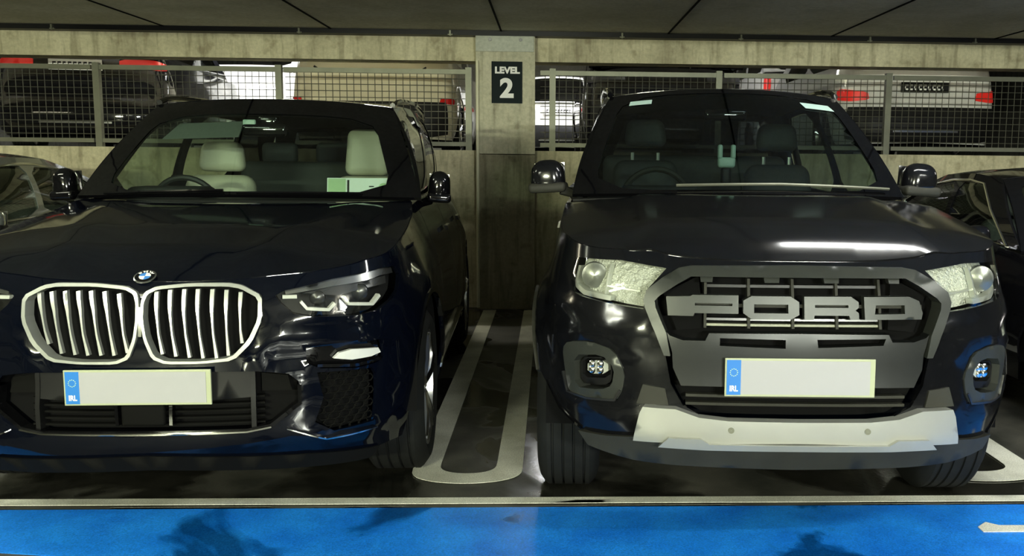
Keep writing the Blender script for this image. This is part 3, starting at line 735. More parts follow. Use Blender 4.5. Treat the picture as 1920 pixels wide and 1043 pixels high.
def build_bmw():
    sh = bmw_shell(); x, y, a = BMW_POSE
    R = empty('suv', (x, y, 0), a); tag(R, 'blue black SUV with a double chrome grille, parked nose out left of the pillar', 'car')
    pt = sh.pt
    ko = [(.004,.93),(.014,.965),(.053,.985),(.176,.996),(.319,.996),(.371,.987),(.443,.948),(.441,.857),(.402,.772),(.335,.706),(.22,.697),(.09,.697),(.041,.717),(.014,.787),(.004,.863)]
    ki = [(.019,.919),(.031,.953),(.064,.969),(.179,.979),(.312,.977),(.359,.969),(.422,.935),(.419,.862),(.382,.786),(.323,.723),(.221,.710),(.094,.712),(.055,.732),(.029,.796),(.018,.863)]
    ki = [(a*.68+b*.32, c*.68+d*.32) for (a, c), (b, d) in zip(ki, ko)]
    hl = [(.492,.944),(.525,.961),(.732,.998),(1.007,1.022),(1.12,1.018),(1.138,.978),(1.079,.923),(1.017,.89),(.918,.857),(.817,.849),(.614,.861),(.559,.873),(.514,.912)]
    fr = [(.60,.742),(.913,.743),(.934,.719),(.94,.667),(.905,.648),(.805,.640),(.654,.655),(.60,.68)]
    hc = [(.64,.640),(.875,.630),(.893,.60),(.890,.405),(.70,.40),(.625,.445),(.66,.541)]
    ik = [(0,.668),(.452,.658),(.532,.645),(.569,.611),(.57,.529),(.463,.452),(.376,.434),(0,.434)]
    ik = ik + [(-q, z) for q, z in ik[::-1][1:-1]]
    zb = [(0,.335),(.3,.325),(.627,.305),(.92,.275),(1.05,.28),(1.6,.27),(sh.U-1,.27),(sh.U,.35)]
    holes = [ko, mir(ko), hl, mir(hl), fr, mir(fr), hc, mir(hc), ik]
    sheet('body', MT['bmw'], R, pt, body_loops(sh, zb, (.90, 3.87), holes=holes, R=.445, zw=.395), step=.034, th=.018)
    bonnet('bonnet', sh, MT['bmw'], R, lambda q: bmw_cowl(q)+.02)
    # lower lip and skid
    sheet('front_lip', MT['lip'], R, pt, [[(-.95,.28),(-.6,.312),(0,.336),(.6,.312),(.95,.28),(.90,.235),(.5,.245),(0,.265),(-.5,.245),(-.90,.235)]], step=.06, off=.012, th=.03)
    for sg in (1, -1):
        mm = (lambda L: L) if sg == 1 else mir
        k = sheet('kidney_grille', MT['kidney'], R, pt, [mm(chaikin(ko, 1, .15)), mm(chaikin(ki, 1, .15))], step=.03, off=.016, th=.05)
        sheet('grille_backing', MT['void'], k, pt, [mm(ko)], step=.05, off=-.055, th=.01)
        for ln in KID[sg]:
            strip('grille_slat', MT['slat'], k, pt, ln, [.015,.014,.008,.006,.008,.012], off=.002, th=.018, step=.03)
        strip('grille_bridge', MT['chrome'], k, pt, [(sg*.0, .91), (sg*.0, .80)], .012, off=.012, th=.03) if sg == 1 else None
        # head lamp
        h = sheet('headlight', MT['lens'], R, pt, [mm(hl)], step=.05, off=-.001, th=0)
        cx_, cz_ = .80, .935
        sheet('lamp_housing', MT['black'], h, pt, [mm(hl)], step=.05, off=-.05, th=.01)
        strip('lamp_brow', MT['alloy'], h, pt, [(sg*.53,.953),(sg*.73,.985),(sg*.99,1.008),(sg*1.10,1.002)], [.016,.034,.044,.022], off=-.012, th=.03)
        strip('light_guide', MT['drl'], h, pt, [(sg*.589,.917),(sg*.612,.889),(sg*.70,.880),(sg*.728,.903)], .012, off=-.008, th=.02, step=.02)
        strip('light_guide', MT['drl'], h, pt, [(sg*.771,.925),(sg*.789,.896),(sg*.907,.884),(sg*.955,.915)], .012, off=-.008, th=.02, step=.02)
        strip('light_guide', MT['drl'], h, pt, [(sg*.519,.937),(sg*.575,.936)], .013, off=-.008, th=.02, step=.02)
        for uu, zz, rr in ((.66,.925,.030),(.86,.935,.034)):
            c = pt(sg*uu, zz, -.03)
            MB().lathe([(-.012,.001),(-.008,rr*.7),(.0,rr),(.02,rr)], tuple(c), 'y', 24).build('projector', MT['darkalloy'], h)
        sheet('lamp_step', MT['darkalloy'], h, pt, [mm([(.60,.948),(.80,.975),(1.04,.985),(1.03,.955),(.85,.945),(.75,.93)])], step=.05, off=-.02, th=.02)
        # fog lamp in its recess
        f_ = sheet('fog_recess', MT['gblack'], R, pt, [mm(fr)], step=.05, off=-.03, th=.01)
        sheet('fog_lamp', MT['drl'], f_, pt, [mm([(.709,.688),(.735,.708),(.787,.716),(.915,.705),(.928,.684),(.876,.675),(.785,.674)])], step=.04, off=-.005, th=.02)
        strip('fog_trim', MT['gblack'], f_, pt, [(sg*.64,.668),(sg*.80,.652),(sg*.92,.662)], .012, off=.004, th=.03)
        # honeycomb side intake
        g = sheet('side_intake', MT['void'], R, pt, [mm(hc)], step=.05, off=-.045, th=.01)
        hexes = []; s6 = .026
        m = MB()
        for r_ in range(12):
            for c_ in range(9):
                uu = .62+c_*s6*1.75+(s6*.875 if r_ % 2 else 0); zz = .405+r_*s6*1.0
                if not inside(np.array([[uu, zz]]), [hc])[0]: continue
                ring = [(uu+s6*math.cos(b)*1.0, zz+s6*.60*math.sin(b)) for b in np.linspace(0, 2*math.pi, 7)]
                m.tube([pt(sg*p, q, -.022) for p, q in ring], .0035, 4, False)
        m.build('honeycomb_mesh', MT['lip'], g)
        strip('bumper_blade', MT['chrome'], R, pt, [(sg*.52,.432),(sg*.666,.374),(sg*.898,.378)], [.004,.006,.004], off=.014, th=.02, step=.03)
        # side: sill with bright strip, mirror, handles
        u0, u1 = sh.u_at(1.42), sh.u_at(3.36)
        strip('sill', MT['gblack'], R, pt, [(sg*u0,.30),(sg*u1,.30)], .09, off=.012, th=.03, step=.1)
        strip('sill_trim', MT['chrome'], R, pt, [(sg*u0,.372),(sg*u1,.372)], .022, off=.012, th=.02, step=.1)
        for yy in (2.25, 3.25):
            uu = sh.u_at(yy); strip('door_handle', MT['gblack'], R, pt, [(sg*uu,1.05),(sg*(uu+.2),1.05)], .028, off=.035, th=.02, step=.03)
        for yy in (1.50, 2.50, 3.42):
            uu = sh.u_at(yy); strip('door_gap', MT['void'], R, pt, [(sg*uu,.36),(sg*uu,sh.T(uu)-.01)], .007, off=.0006, th=.001, step=.05)
        strip('arch_trim', MT['gblack'], R, pt, [(sg*sh.u_at(.9-.455*math.cos(t)), .395+.455*math.sin(t)) for t in np.linspace(.25, math.pi-.1, 16)], .02, off=.006, th=.02, step=.05)
    # central intake: backing, ribs, radar cover and frame line
    q = sheet('lower_intake', MT['void'], R, pt, [ik], step=.07, off=-.07, th=.01)
    strip('intake_frame', MT['gblack'], q, pt, [(-.57,.60),(-.57,.53),(-.463,.448),(-.376,.434),(0,.434),(.376,.434),(.463,.448),(.57,.53),(.57,.60)], .014, off=.006, th=.05, step=.04)
    strip('intake_trim', MT['chrome'], q, pt, [(-.463,.444),(-.376,.430),(0,.428),(.376,.430),(.463,.444)], .006, off=.014, th=.02, step=.04)
    sheet('plate_panel', MT['black'], q, pt, [[(-.40,.672),(.40,.672),(.41,.56),(.13,.545),(-.13,.545),(-.41,.56)]], step=.06, off=-.012, th=.03)
    for zz in (.455,.48,.505,.53,.555): strip('intake_louvre', MT['lip'], q, pt, [(-.44,zz),(.44,zz)], .007, off=-.035, th=.03, step=.06)
    for uu in (-.40,.40): strip('intake_strut', MT['black'], q, pt, [(uu-math.copysign(.03,-uu)*0,.66),(uu,.44)], .018, off=-.008, th=.05, step=.05)
    c = pt(0., .502, -.01); rbox('radar_cover', MT['lip'], q, tuple(c), (.16,.03,.085), r=.012)
    for uu in (-.10,.10): strip('radar_strut', MT['gblack'], q, pt, [(uu,.545),(uu*.98,.46)], .012, off=-.004, th=.04, step=.04)
    for sg in (-1,1): sheet('corner_duct', MT['lip'], q, pt, [[(sg*.43,.645),(sg*.53,.63),(sg*.545,.57),(sg*.43,.575)]], step=.05, off=-.04, th=.01)
    pl = plate(R, None, .612, h=.122, y=-.002, x=-.008); bandtext(pl, h=.122)
    # emblem on the nose of the bonnet
    ey, ez = .085, sh.top(0, .085)+.004
    e = MB().lathe([(0,.001),(.002,.041),(.0045,.041),(.006,.039),(.006,.0355),(.004,.0345)], (0,0,0), 'z', 40).build('emblem', MT['chrome'], R, loc=(0, ey, ez)); e.rotation_euler = (math.atan2(sh.top(0,.12)-sh.top(0,.05), .07), 0, 0)
    MB().lathe([(.0055,.022),(.0055,.0355),(.003,.0355)], (0,0,0), 'z', 40).build('emblem_ring', MT['gblack'], e)
    text_mesh('emblem_letters', 'B M W', .013, .0006, MT['white'], e, lambda x_, y_, z_: ((.0285-y_*0+y_*1.0)*math.sin(x_/.0285)*1.0 if True else 0, (.0285+y_)*math.cos(x_/.0285), .0062+z_*.1), .0005, 1.6)
    for k in range(4):
        aa = [k*math.pi/2+t for t in np.linspace(0, math.pi/2, 8)]
        V = [(0,0,.0062)]+[(.0215*math.cos(t), .0215*math.sin(t), .0062) for t in aa]
        raw('emblem_quadrant', V, [tuple(range(len(V)))], MT['white'] if k % 2 == 0 else MT['bmwblue'], e)
    # greenhouse
    K = dict(base=(.885,1.52,1.262), top=(.665,2.10,1.765), bow=.25, crown=.035, margin=.075, topm=.80,
             roof=[(2.4,.685,1.785),(3.0,.69,1.795),(3.8,.66,1.775),(4.45,.60,1.72)], rear_base=(.86,4.66,1.27), sb=.035, rails=.016, side_mat=MT['gblack'],
             windows=[('g',[(.06,.05),(.33,.05),(.33,.90),(.10,.90)]), ('g',[(.37,.05),(.68,.05),(.70,.90),(.37,.90)]), ('p',[(.72,.05),(.93,.10),(.86,.85),(.735,.90)])],
             chrome=None)
    ws = cabin(R, sh, K, MT['glass'], MT['gblack'], MT['bmw'], MT['sideglass'])
    # cowl, wipers
    sheet('cowl_panel', MT['black'], R, lambda p, q_, o: np.stack([p, q_, 1.235+.0*p-.03*p*p+o], 1), [[(-.86,1.42),(-.4,1.26),(0,1.22),(.4,1.26),(.86,1.42),(.86,1.56),(.4,1.42),(0,1.36),(-.4,1.42),(-.86,1.56)]], step=.08, th=.01)
    for p0, p1 in (((.10,-.02),(.46,.0)), ((.50,-.02),(.84,-.01))):
        L = [ws(np.array([p0[0]+(p1[0]-p0[0])*t]), np.array([p0[1]+.02+(p1[1]-p0[1])*t]), .012)[0] for t in np.linspace(0, 1, 10)]
        MB().tube(L, .008, 6).build('wiper', MT['gblack'], R)
    # cabin
    underbody(R, 1.0, 4.93, (.90, 3.87), ztop=.74)
    MB().box((-.85,1.0,.70), (.85,4.4,.80)).build('cabin_floor', MT['void'], R)
    dashboard(R, 0, 1.40, 1.245, .82, MT['dash'], .55)
    rbox('instrument_hood', MT['dash'], R, (-.50, 1.78, 1.255), (.42,.25,.10), r=.04)
    steering(R, -.50, 2.00, 1.165, .185, MT['dash'])
    seat(R, -.50, 2.50, 1.03, MT['cream'], w_=.54, h=.60, hw=.30, hh=.19)
    s_, hz = seat(R, .42, 2.50, 1.02, MT['cream'], w_=.50, h=.62, hw=.29, hh=.30)
    for k in s_.children:
        if k.name.startswith('headrest'): k.scale = (1,1,1.0); k.location.z -= .02
    b = rbox('rear_bench', MT['greyleather'], R, (0, 3.35, .86), (1.35,.55,.18), r=.06); rbox('bench_back', MT['greyleather'], b, (0,.30,.30), (1.35,.16,.56), r=.06, rot=(-.2,0,0))
    for sx in (-.4,0,.4): rbox('rear_headrest', MT['greyleather'], b, (sx,.38,.64), (.26,.1,.16), r=.04)
    v = [ws(np.array([p]), np.array([q_]), -.05)[0] for p, q_ in ((.15,.79),(.41,.79),(.42,.60),(.13,.60))]
    vz = MB(); vz.add(v+[p+np.array([0,.02,0]) for p in v], [(0,1,2,3),(7,6,5,4),(0,4,5,1),(1,5,6,2),(2,6,7,3),(3,7,4,0)]); vz.build('sun_visor', MT['visor'], R, bevel=.004)
    c = ws(np.array([.5]), np.array([.70]), -.06)[0]; mr = rbox('interior_mirror', MT['gblack'], R, tuple(c), (.24,.04,.07), r=.03)
    rbox('sensor_pod', MT['pale'], R, tuple(ws(np.array([.445]), np.array([.72]), -.03)[0]), (.07,.02,.05), r=.008)
    c = ws(np.array([.5]), np.array([.80]), -.06)[0]; rbox('camera_pod', MT['gblack'], R, tuple(c), (.12,.06,.10), r=.03)
    for sg in (-1, 1): mirror(R, -1.035 if sg < 0 else .965, 1.72, 1.315, sg, (.13,.13,.175), MT['gblack'], MT['gblack'], .06)
    for sg in (-1, 1):
        for yw in (.90, 3.87): wheel(R, sg*.845, yw, .385, .385, .285, sg, MT['alloy'], 5, .27)
    # permit lying behind the glass
    c = ws(np.array([.83]), np.array([.15]), -.06)[0]
    wp = to_world(c, BMW_POSE)
    pm = empty('parking_permit', tuple(wp), a); tag(pm, 'white and pale green parking permit standing on the dashboard of the blue black SUV', 'permit')
    tl = -.55
    card = MB().box((-.165,-.0015,-.055), (.165,.0015,.055)).build('card', MT['paper'], pm); card.rotation_euler = (tl, 0, .13)
    MB().box((-.16,-.003,-.05), (-.07,-.0016,.05)).build('green_panel', MT['papergreen'], card)
    MB().box((-.062,-.0032,-.042), (-.052,-.0016,.042)).box((.05,-.0032,.0), (.075,-.0016,.006)).build('printed_bar', MT['ink'], card)
    MB().lathe([(-.003,.001),(-.003,.024),(-.0016,.024)], (.125,0,.0), 'y', 20).build('printed_seal', MT['papergreen'], card)
    return R, sh, ws
build_bmw()
# ---------------------------------------------------------------- graphite pickup with letters in the grille
def fu(px): return -.231+.014+(px-1377)*.001935
def fz(py): return .995-(py-554)*.00182
def build_ford():
    sh = ford_shell(); x, y, a = FORD_POSE
    R = empty('pickup_truck', (x, y, 0), a); tag(R, 'dark graphite pickup with block letters across the grille, right of the pillar', 'car')
    pt = sh.pt
    sym = lambda L: L+[(-q, z) for q, z in L[::-1] if abs(q) > 1e-6]
    go = sym([(0,1.101),(.393,1.096),(.438,1.088),(.500,1.053),(.556,1.010),(.566,.975),(.558,.948),(.512,.856),(.476,.775),(.455,.660)])
    gh = chaikin(go, 1, .12)
    hl = [(.955,1.085),(.92,1.103),(.70,1.106),(.487,1.084),(.563,1.004),(.568,.938),(.66,.945),(.85,.963),(.915,.977),(.948,1.035)]
    fo = [(.930,.757),(.895,.788),(.772,.805),(.672,.784),(.625,.703),(.632,.639),(.656,.598),(.780,.590),(.895,.588),(.915,.673)]
    fi = [(.858,.743),(.722,.762),(.668,.716),(.675,.652),(.722,.630),(.855,.620)]
    fl_ = [(.835,.730),(.700,.745),(.696,.672),(.836,.656)]
    opn = sym([(0,.670),(.453,.672),(.41,.600),(.345,.565),(.25,.556),(0,.554)])
    zb = [(0,.50),(.45,.50),(.56,.47),(.66,.45),(.84,.455),(.99,.505),(1.08,.60),(1.12,.62),(1.6,.42),(sh.U-1,.42),(sh.U,.5)]
    hole = sym([(0,1.101),(.393,1.096),(.438,1.088),(.500,1.053),(.556,1.010),(.566,.975),(.558,.948),(.512,.856),(.476,.775),(.455,.675),(.41,.600),(.345,.565),(.25,.556),(0,.554)])
    sheet('body', MT['ford'], R, pt, body_loops(sh, zb, (.93, 4.12), R=.475, zw=.40, holes=[hole, hl, mir(hl), fo, mir(fo)]), step=.036, th=.018)
    bonnet('bonnet', sh, MT['ford'], R, lambda q: ford_cowl(q)+.02)
    # grille frame in gloss graphite
    gi = sym([(0,1.064),(.39,1.059),(.438,1.034),(.500,.992),(.520,.970),(.512,.945),(.472,.862),(.440,.79),(.43,.75),(.47,.75)])
    ring = [(q, z) for q, z in go if z > .77]
    ring = chaikin(sym([(0,1.101),(.393,1.096),(.438,1.088),(.500,1.053),(.556,1.010),(.566,.975),(.558,.948),(.512,.856),(.480,.780),(.462,.780),(.478,.860),(.522,.950),(.526,.975),(.512,.990),(.440,1.036),(.39,1.062),(0,1.066)]), 1, .08)
    ring = [(0,1.101),(.393,1.096),(.438,1.088),(.500,1.053),(.556,1.010),(.566,.975),(.558,.948),(.512,.856),(.480,.780),(.458,.780),(.474,.860),(.518,.950),(.522,.972),(.506,.990),(.438,1.034),(.39,1.060)]
    ring = ring + [(-q, z) for q, z in ring[::-1] if q > 0]
    hold = sheet('grille_surround', MT['fordgrey'], R, pt, [ring], step=.035, off=.020, th=.06)
    pan = [(.474,.862),(.462,.850),(.415,.835),(.335,.835),(.322,.862)]
    pan = [(0,.864)] + pan[::-1] + [(.472,.857),(.452,.79),(.448,.735),(.418,.672)]
    pan = pan + [(-q, z) for q, z in pan[::-1] if q > 0]
    sheet('grille_panel', MT['fordpanel'], R, pt, [pan, 
        [(fu(1343),fz(636)),(fu(1464),fz(638)),(fu(1464),fz(655)),(fu(1343),fz(651))], [(fu(1522),fz(637)),(fu(1650),fz(635)),(fu(1645),fz(648)),(fu(1524),fz(653))]], step=.035, off=.006, th=.05)
    gb = sheet('grille_backing', MT['void'], R, pt, [go], step=.08, off=-.085, th=.01)
    # mesh block with the louvres
    for zz, dd in ((.905,.012),(.885,.012)): strip('grille_bar', MT['darkalloy'] if zz > .9 else MT['galv'], gb, pt, [(-.33,zz),(.30,zz)], dd*.7, off=-.04, th=.03, step=.08)
    for zz in (1.022,): strip('grille_bar', MT['darkalloy'], gb, pt, [(-.33,zz),(.31,zz)], .010, off=-.045, th=.03, step=.08)
    for uu in (-.335,-.175,-.015,.145,.305): strip('grille_rib', MT['fordblack'], gb, pt, [(uu,1.05),(uu,.875)], .010, off=-.03, th=.03, step=.08)
    sheet('grille_duct', MT['void'], gb, pt, [[(-.50,.99),(-.36,1.055),(-.34,.87),(-.44,.86)]], step=.06, off=-.05, th=.01)
    sheet('grille_duct', MT['void'], gb, pt, [[(.50,.99),(.36,1.055),(.34,.87),(.44,.86)]], step=.06, off=-.05, th=.01)
    # castellations under the top of the frame
    for p0, p1 in ((1304,1330),(1424,1455),(1535,1566),(1658,1682)):
        sheet('grille_tab', MT['fordgrey'], hold, pt, [[(fu(p0),1.072),(fu(p1),1.072),(fu(p1)-.004,fz(529)),(fu(p0)+.004,fz(529))]], step=.03, off=.006, th=.03)
    # raised letters, closed block forms
    cx1 = lambda c: fu(1200+c/5.793); cx2 = lambda c: fu(1480+c/5.793); cz = lambda c: fz(490+c/5.793)
    L1 = lambda pts: [(cx1(p), cz(q)) for p, q in pts]; L2 = lambda pts: [(cx2(p), cz(q)) for p, q in pts]
    letters = [[L1([(230,400),(500,390),(530,375),(1028,372),(1028,578),(555,578),(540,612),(260,612)]), L1([(555,465),(962,465),(962,492),(555,492)])],
               [L1([(1080,430),(1170,378),(1590,378),(1682,440),(1682,585),(1590,636),(1170,636),(1080,570)]), L1([(1197,470),(1565,470),(1565,568),(1197,568)])],
               [L2([(115,378),(620,375),(705,435),(705,500),(668,528),(705,560),(705,632),(612,632),(598,588),(225,588),(215,636),(115,636)]), L2([(230,470),(592,470),(592,500),(230,500)])],
               [L2([(765,378),(1275,374),(1390,425),(1425,560),(1405,630),(770,632)]), L2([(895,470),(1218,470),(1218,568),(880,572)])]]
    for lp in letters:
        ll = sheet('grille_letter', MT['fordgrey'], hold, pt, lp, step=.025, off=-.004, th=.035)
    strip('letter_rail', MT['fordblack'], hold, pt, [(-.47,.955),(.47,.955)], .012, off=-.03, th=.02, step=.05)
    # panel below: number plate, lower opening, silver skid
    pl = plate(R, None, .712, h=.125, y=-.008, x=0., tilt=-.03); bandtext(pl, h=.125)
    lo = sheet('lower_intake', MT['void'], R, pt, [opn], step=.08, off=-.07, th=.01)
    for zz in (.60,.63): strip('intake_bar', MT['fordblack'], lo, pt, [(-.40,zz),(.40,zz)], .010, off=-.03, th=.03, step=.08)
    sk = sheet('skid_plate', MT['silver'], R, pt, [sym([(0,.556),(.25,.558),(.352,.568),(.435,.596),(.545,.598),(.556,.572),(.578,.468),(0,.478)])], step=.035, off=.045, th=.05)
    sheet('skid_step', MT['silver'], sk, pt, [sym([(0,.474),(.315,.474),(.345,.494),(.455,.494),(.49,.455),(.39,.452),(.325,.450),(0,.450)])], step=.04, off=.062, th=.05)
    for uu in (-.24,.24):
        c = pt(uu, .525, .045); MB().lathe([(-.003,.001),(-.003,.011),(.002,.011)], tuple(c), 'y', 12).build('skid_bolt', MT['galv'], sk)
    sheet('lower_valance', MT['fordblack'], R, pt, [sym([(0,.478),(.56,.478),(.70,.46),(.84,.45),(.80,.40),(.60,.372),(.42,.362),(0,.352)])], step=.05, off=.02, th=.05)
    for sg in (1, -1):
        mm = (lambda L: L) if sg == 1 else mir
        h = sheet('headlight', MT['lens'], R, pt, [mm(hl)], step=.05, off=.0, th=0)
        sheet('lamp_housing', MT['milky'], h, pt, [mm(hl)], step=.05, off=-.055, th=.01)
        c = pt(sg*.83, 1.040, -.03); MB().lathe([(-.010,.001),(-.006,.025),(.0,.036),(.004,.048),(.010,.050),(.03,.050)], tuple(c), 'y', 30).build('projector', MT['projector'], h)
        strip('lamp_surround', MT['slat'], h, pt, [(sg*.93,1.07),(sg*.93,1.00),(sg*.86,.975),(sg*.72,.965)], .018, off=-.02, th=.03)
        strip('lamp_divider', MT['slat'], h, pt, [(sg*.755,.962),(sg*.755,1.085)], .008, off=-.03, th=.02, step=.03)
        strip('lamp_divider', MT['slat'], h, pt, [(sg*.60,.995),(sg*.75,1.005)], .006, off=-.04, th=.02, step=.03)
        # fog lamp pocket
        b = sheet('fog_bezel', MT['fordgrey'], R, pt, [mm(chaikin(fo,1,.2)), mm(chaikin(fi,1,.2))], step=.03, off=.006, th=.06)
        sheet('fog_pocket', MT['void'], b, pt, [mm(fo)], step=.06, off=-.06, th=.01)
        sheet('fog_inner_frame', MT['black'], b, pt, [mm(chaikin([(.848,.733),(.722,.748),(.69,.71),(.692,.66),(.722,.642),(.848,.632)],1,.2)), mm(chaikin(fl_,1,.2))], step=.04, off=-.02, th=.03)
        sheet('fog_lamp', MT['lampwhite'], b, pt, [mm(chaikin([(.815,.722),(.715,.734),(.712,.684),(.817,.672)],1))], step=.03, off=-.028, th=.02)
        for uu, zz in ((.745,.695),(.785,.692),(.745,.718),(.785,.714)):
            c = pt(sg*uu, zz, -.026); MB().lathe([(-.006,.001),(-.004,.010),(0,.016)], tuple(c), 'y', 12).build('fog_reflector', MT['reflector'], b)
        strip('bumper_edge', MT['gblack'], R, pt, [(sg*.84,.458),(sg*.99,.508),(sg*1.07,.60)], .012, off=.006, th=.02)
        sheet('bumper_corner_trim', MT['fordblack'], R, pt, [mm([(.475,.66),(.555,.67),(.575,.60),(.46,.60)])], step=.04, off=.008, th=.03)
        strip('fog_edge', MT['darkalloy'], b, pt, [(sg*.93,.665),(sg*.905,.592),(sg*.79,.588),(sg*.662,.600),(sg*.640,.64)], .008, off=.012, th=.012, step=.03)
        # flank
        for yy in (1.55, 2.60, 3.55):
            uu = sh.u_at(yy); strip('door_gap', MT['void'], R, pt, [(sg*uu,.5),(sg*uu,sh.T(uu)-.01)], .007, off=.0006, th=.001, step=.05)
        strip('wheel_arch_lip', MT['fordblack'], R, pt, [(sg*sh.u_at(.93-.485*math.cos(t)), .40+.485*math.sin(t)) for t in np.linspace(.45, math.pi-.1, 18)], .035, off=.012, th=.03, step=.05)
        MB().tube([(sg*.90,1.5,.36),(sg*.93,1.6,.36),(sg*.93,3.4,.36),(sg*.90,3.5,.36)], .035, 8).build('side_step', MT['fordblack'], R)
        for yy in (2.35, 3.30):
            uu = sh.u_at(yy); strip('door_handle', MT['chrome'], R, pt, [(sg*uu,1.08),(sg*(uu+.18),1.08)], .03, off=.035, th=.02, step=.03)
        mirror(R, sg*.965, 1.62, 1.385, sg, (.19,.15,.17), MT['ford'], MT['fordblack'], .05)
        for yw in (.93, 4.12): wheel(R, sg*.83, yw, .39, .39, .27, sg, MT['darkalloy'], 6, .235)
    K = dict(base=(.835,1.46,1.30), top=(.635,2.10,1.825), bow=.26, crown=.045, margin=.05,
             topm=.95, roof=[(2.5,.655,1.85),(3.1,.66,1.85),(3.62,.645,1.82)], rear_base=(.80,3.72,1.30), sb=.03, rails=.017, side_mat=MT['gblack'], rail_mat=MT['gblack'],
             windows=[('g',[(.06,.05),(.46,.05),(.46,.90),(.12,.90)]), ('g',[(.51,.05),(.93,.05),(.93,.90),(.51,.90)])], chrome=None)
    ws = cabin(R, sh, K, MT['glassdark'], MT['gblack'], MT['ford'], MT['sideglass'])
    sheet('cowl_panel', MT['black'], R, lambda p, q_, o: np.stack([p, q_, 1.30+.0*p-.03*p*p+o], 1), [[(-.83,1.35),(-.4,1.20),(0,1.17),(.4,1.20),(.83,1.35),(.83,1.50),(.4,1.34),(0,1.28),(-.4,1.34),(-.83,1.50)]], step=.08, th=.01)
    for p0, p1 in (((.30,.0),(.60,.012)), ((.60,.012),(.95,.0))):
        L = [ws(np.array([p0[0]+(p1[0]-p0[0])*t]), np.array([p0[1]+.035+(p1[1]-p0[1])*t]), .02)[0] for t in np.linspace(0, 1, 10)]
        MB().tube(L, .0075, 6).build('wiper', MT['galv'], R)
    # load bed with cover
    sheet('bed_cover', MT['fordblack'], R, lambda p, q_, o: np.stack([p, q_, 1.27+o+0*p], 1), [[(-.90,3.74),(.90,3.74),(.88,5.2),(.5,5.30),(-.5,5.30),(-.88,5.2)]], step=.2, th=.02)
    underbody(R, .95, 5.36, (.93, 4.12), zlow=.36, ztop=.80, zw=.40)
    MB().box((-.82,1.0,.76), (.82,3.7,.84)).build('cabin_floor', MT['void'], R)
    dashboard(R, 0, 1.40, 1.285, .78, MT['dash'], .50)
    rbox('instrument_hood', MT['dash'], R, (-.38, 1.72, 1.30), (.40,.22,.08), r=.035)
    steering(R, -.38, 1.95, 1.235, .19, MT['fordblack'])
    for sx, sz in ((-.40, 1.15), (.42, 1.13)):
        s_, hz = seat(R, sx, 2.45, sz, MT['greyleather'], w_=.50, h=.60, hw=.27, hh=.17)
        for d in (-.08, .08): MB().tube([(d,.385,hz-.165),(d,.39,hz-.06)], .011, 8).build('headrest_post', MT['slat'], s_)
        for k in s_.children:
            if k.name.startswith('headrest') and 'post' not in k.name: k.location.z += .06
    b = rbox('rear_bench', MT['greyleather'], R, (0, 3.15, .90), (1.3,.45,.18), r=.06); rbox('bench_back', MT['greyleather'], b, (0,.28,.32), (1.3,.14,.58), r=.06, rot=(-.12,0,0))
    c = ws(np.array([.49]), np.array([.80]), -.07)[0]; rbox('interior_mirror', MT['gblack'], R, tuple(c), (.23,.04,.065), r=.028)
    for (p0, q0, p1, q1, nm, sk_) in ((.10,.835,.19,.885,'small pale green sticker high on the windscreen',0), (.80,.80,.925,.865,'pale green permit sticker high on the windscreen',.012)):
        s_ = sheet('windscreen_sticker', MT['sticker'], R, ws, [[(p0+sk_,q0),(p1+sk_,q0),(p1,q1),(p0,q1)]], step=.05, off=.004, th=.001); tag(s_, nm)
    # small horseshoe shaped holder on the dashboard
    wp = to_world(np.array([-.035, 1.66, 1.375]), FORD_POSE)
    ph = empty('phone_holder', tuple(wp), a); tag(ph, 'pale phone holder with two upright arms on the dashboard of the graphite pickup', 'phone holder')
    rbox('holder_stem', MT['black'], ph, (0,0,.02), (.05,.05,.09), r=.015)
    rbox('holder_cup', MT['pale'], ph, (0,-.01,.09), (.09,.03,.055), r=.014, taper=(1.05,1))
    for d in (-.034,.034): rbox('holder_arm', MT['pale'], ph, (d,-.01,.145), (.026,.03,.075), r=.011)
    return R, sh, ws
build_ford()
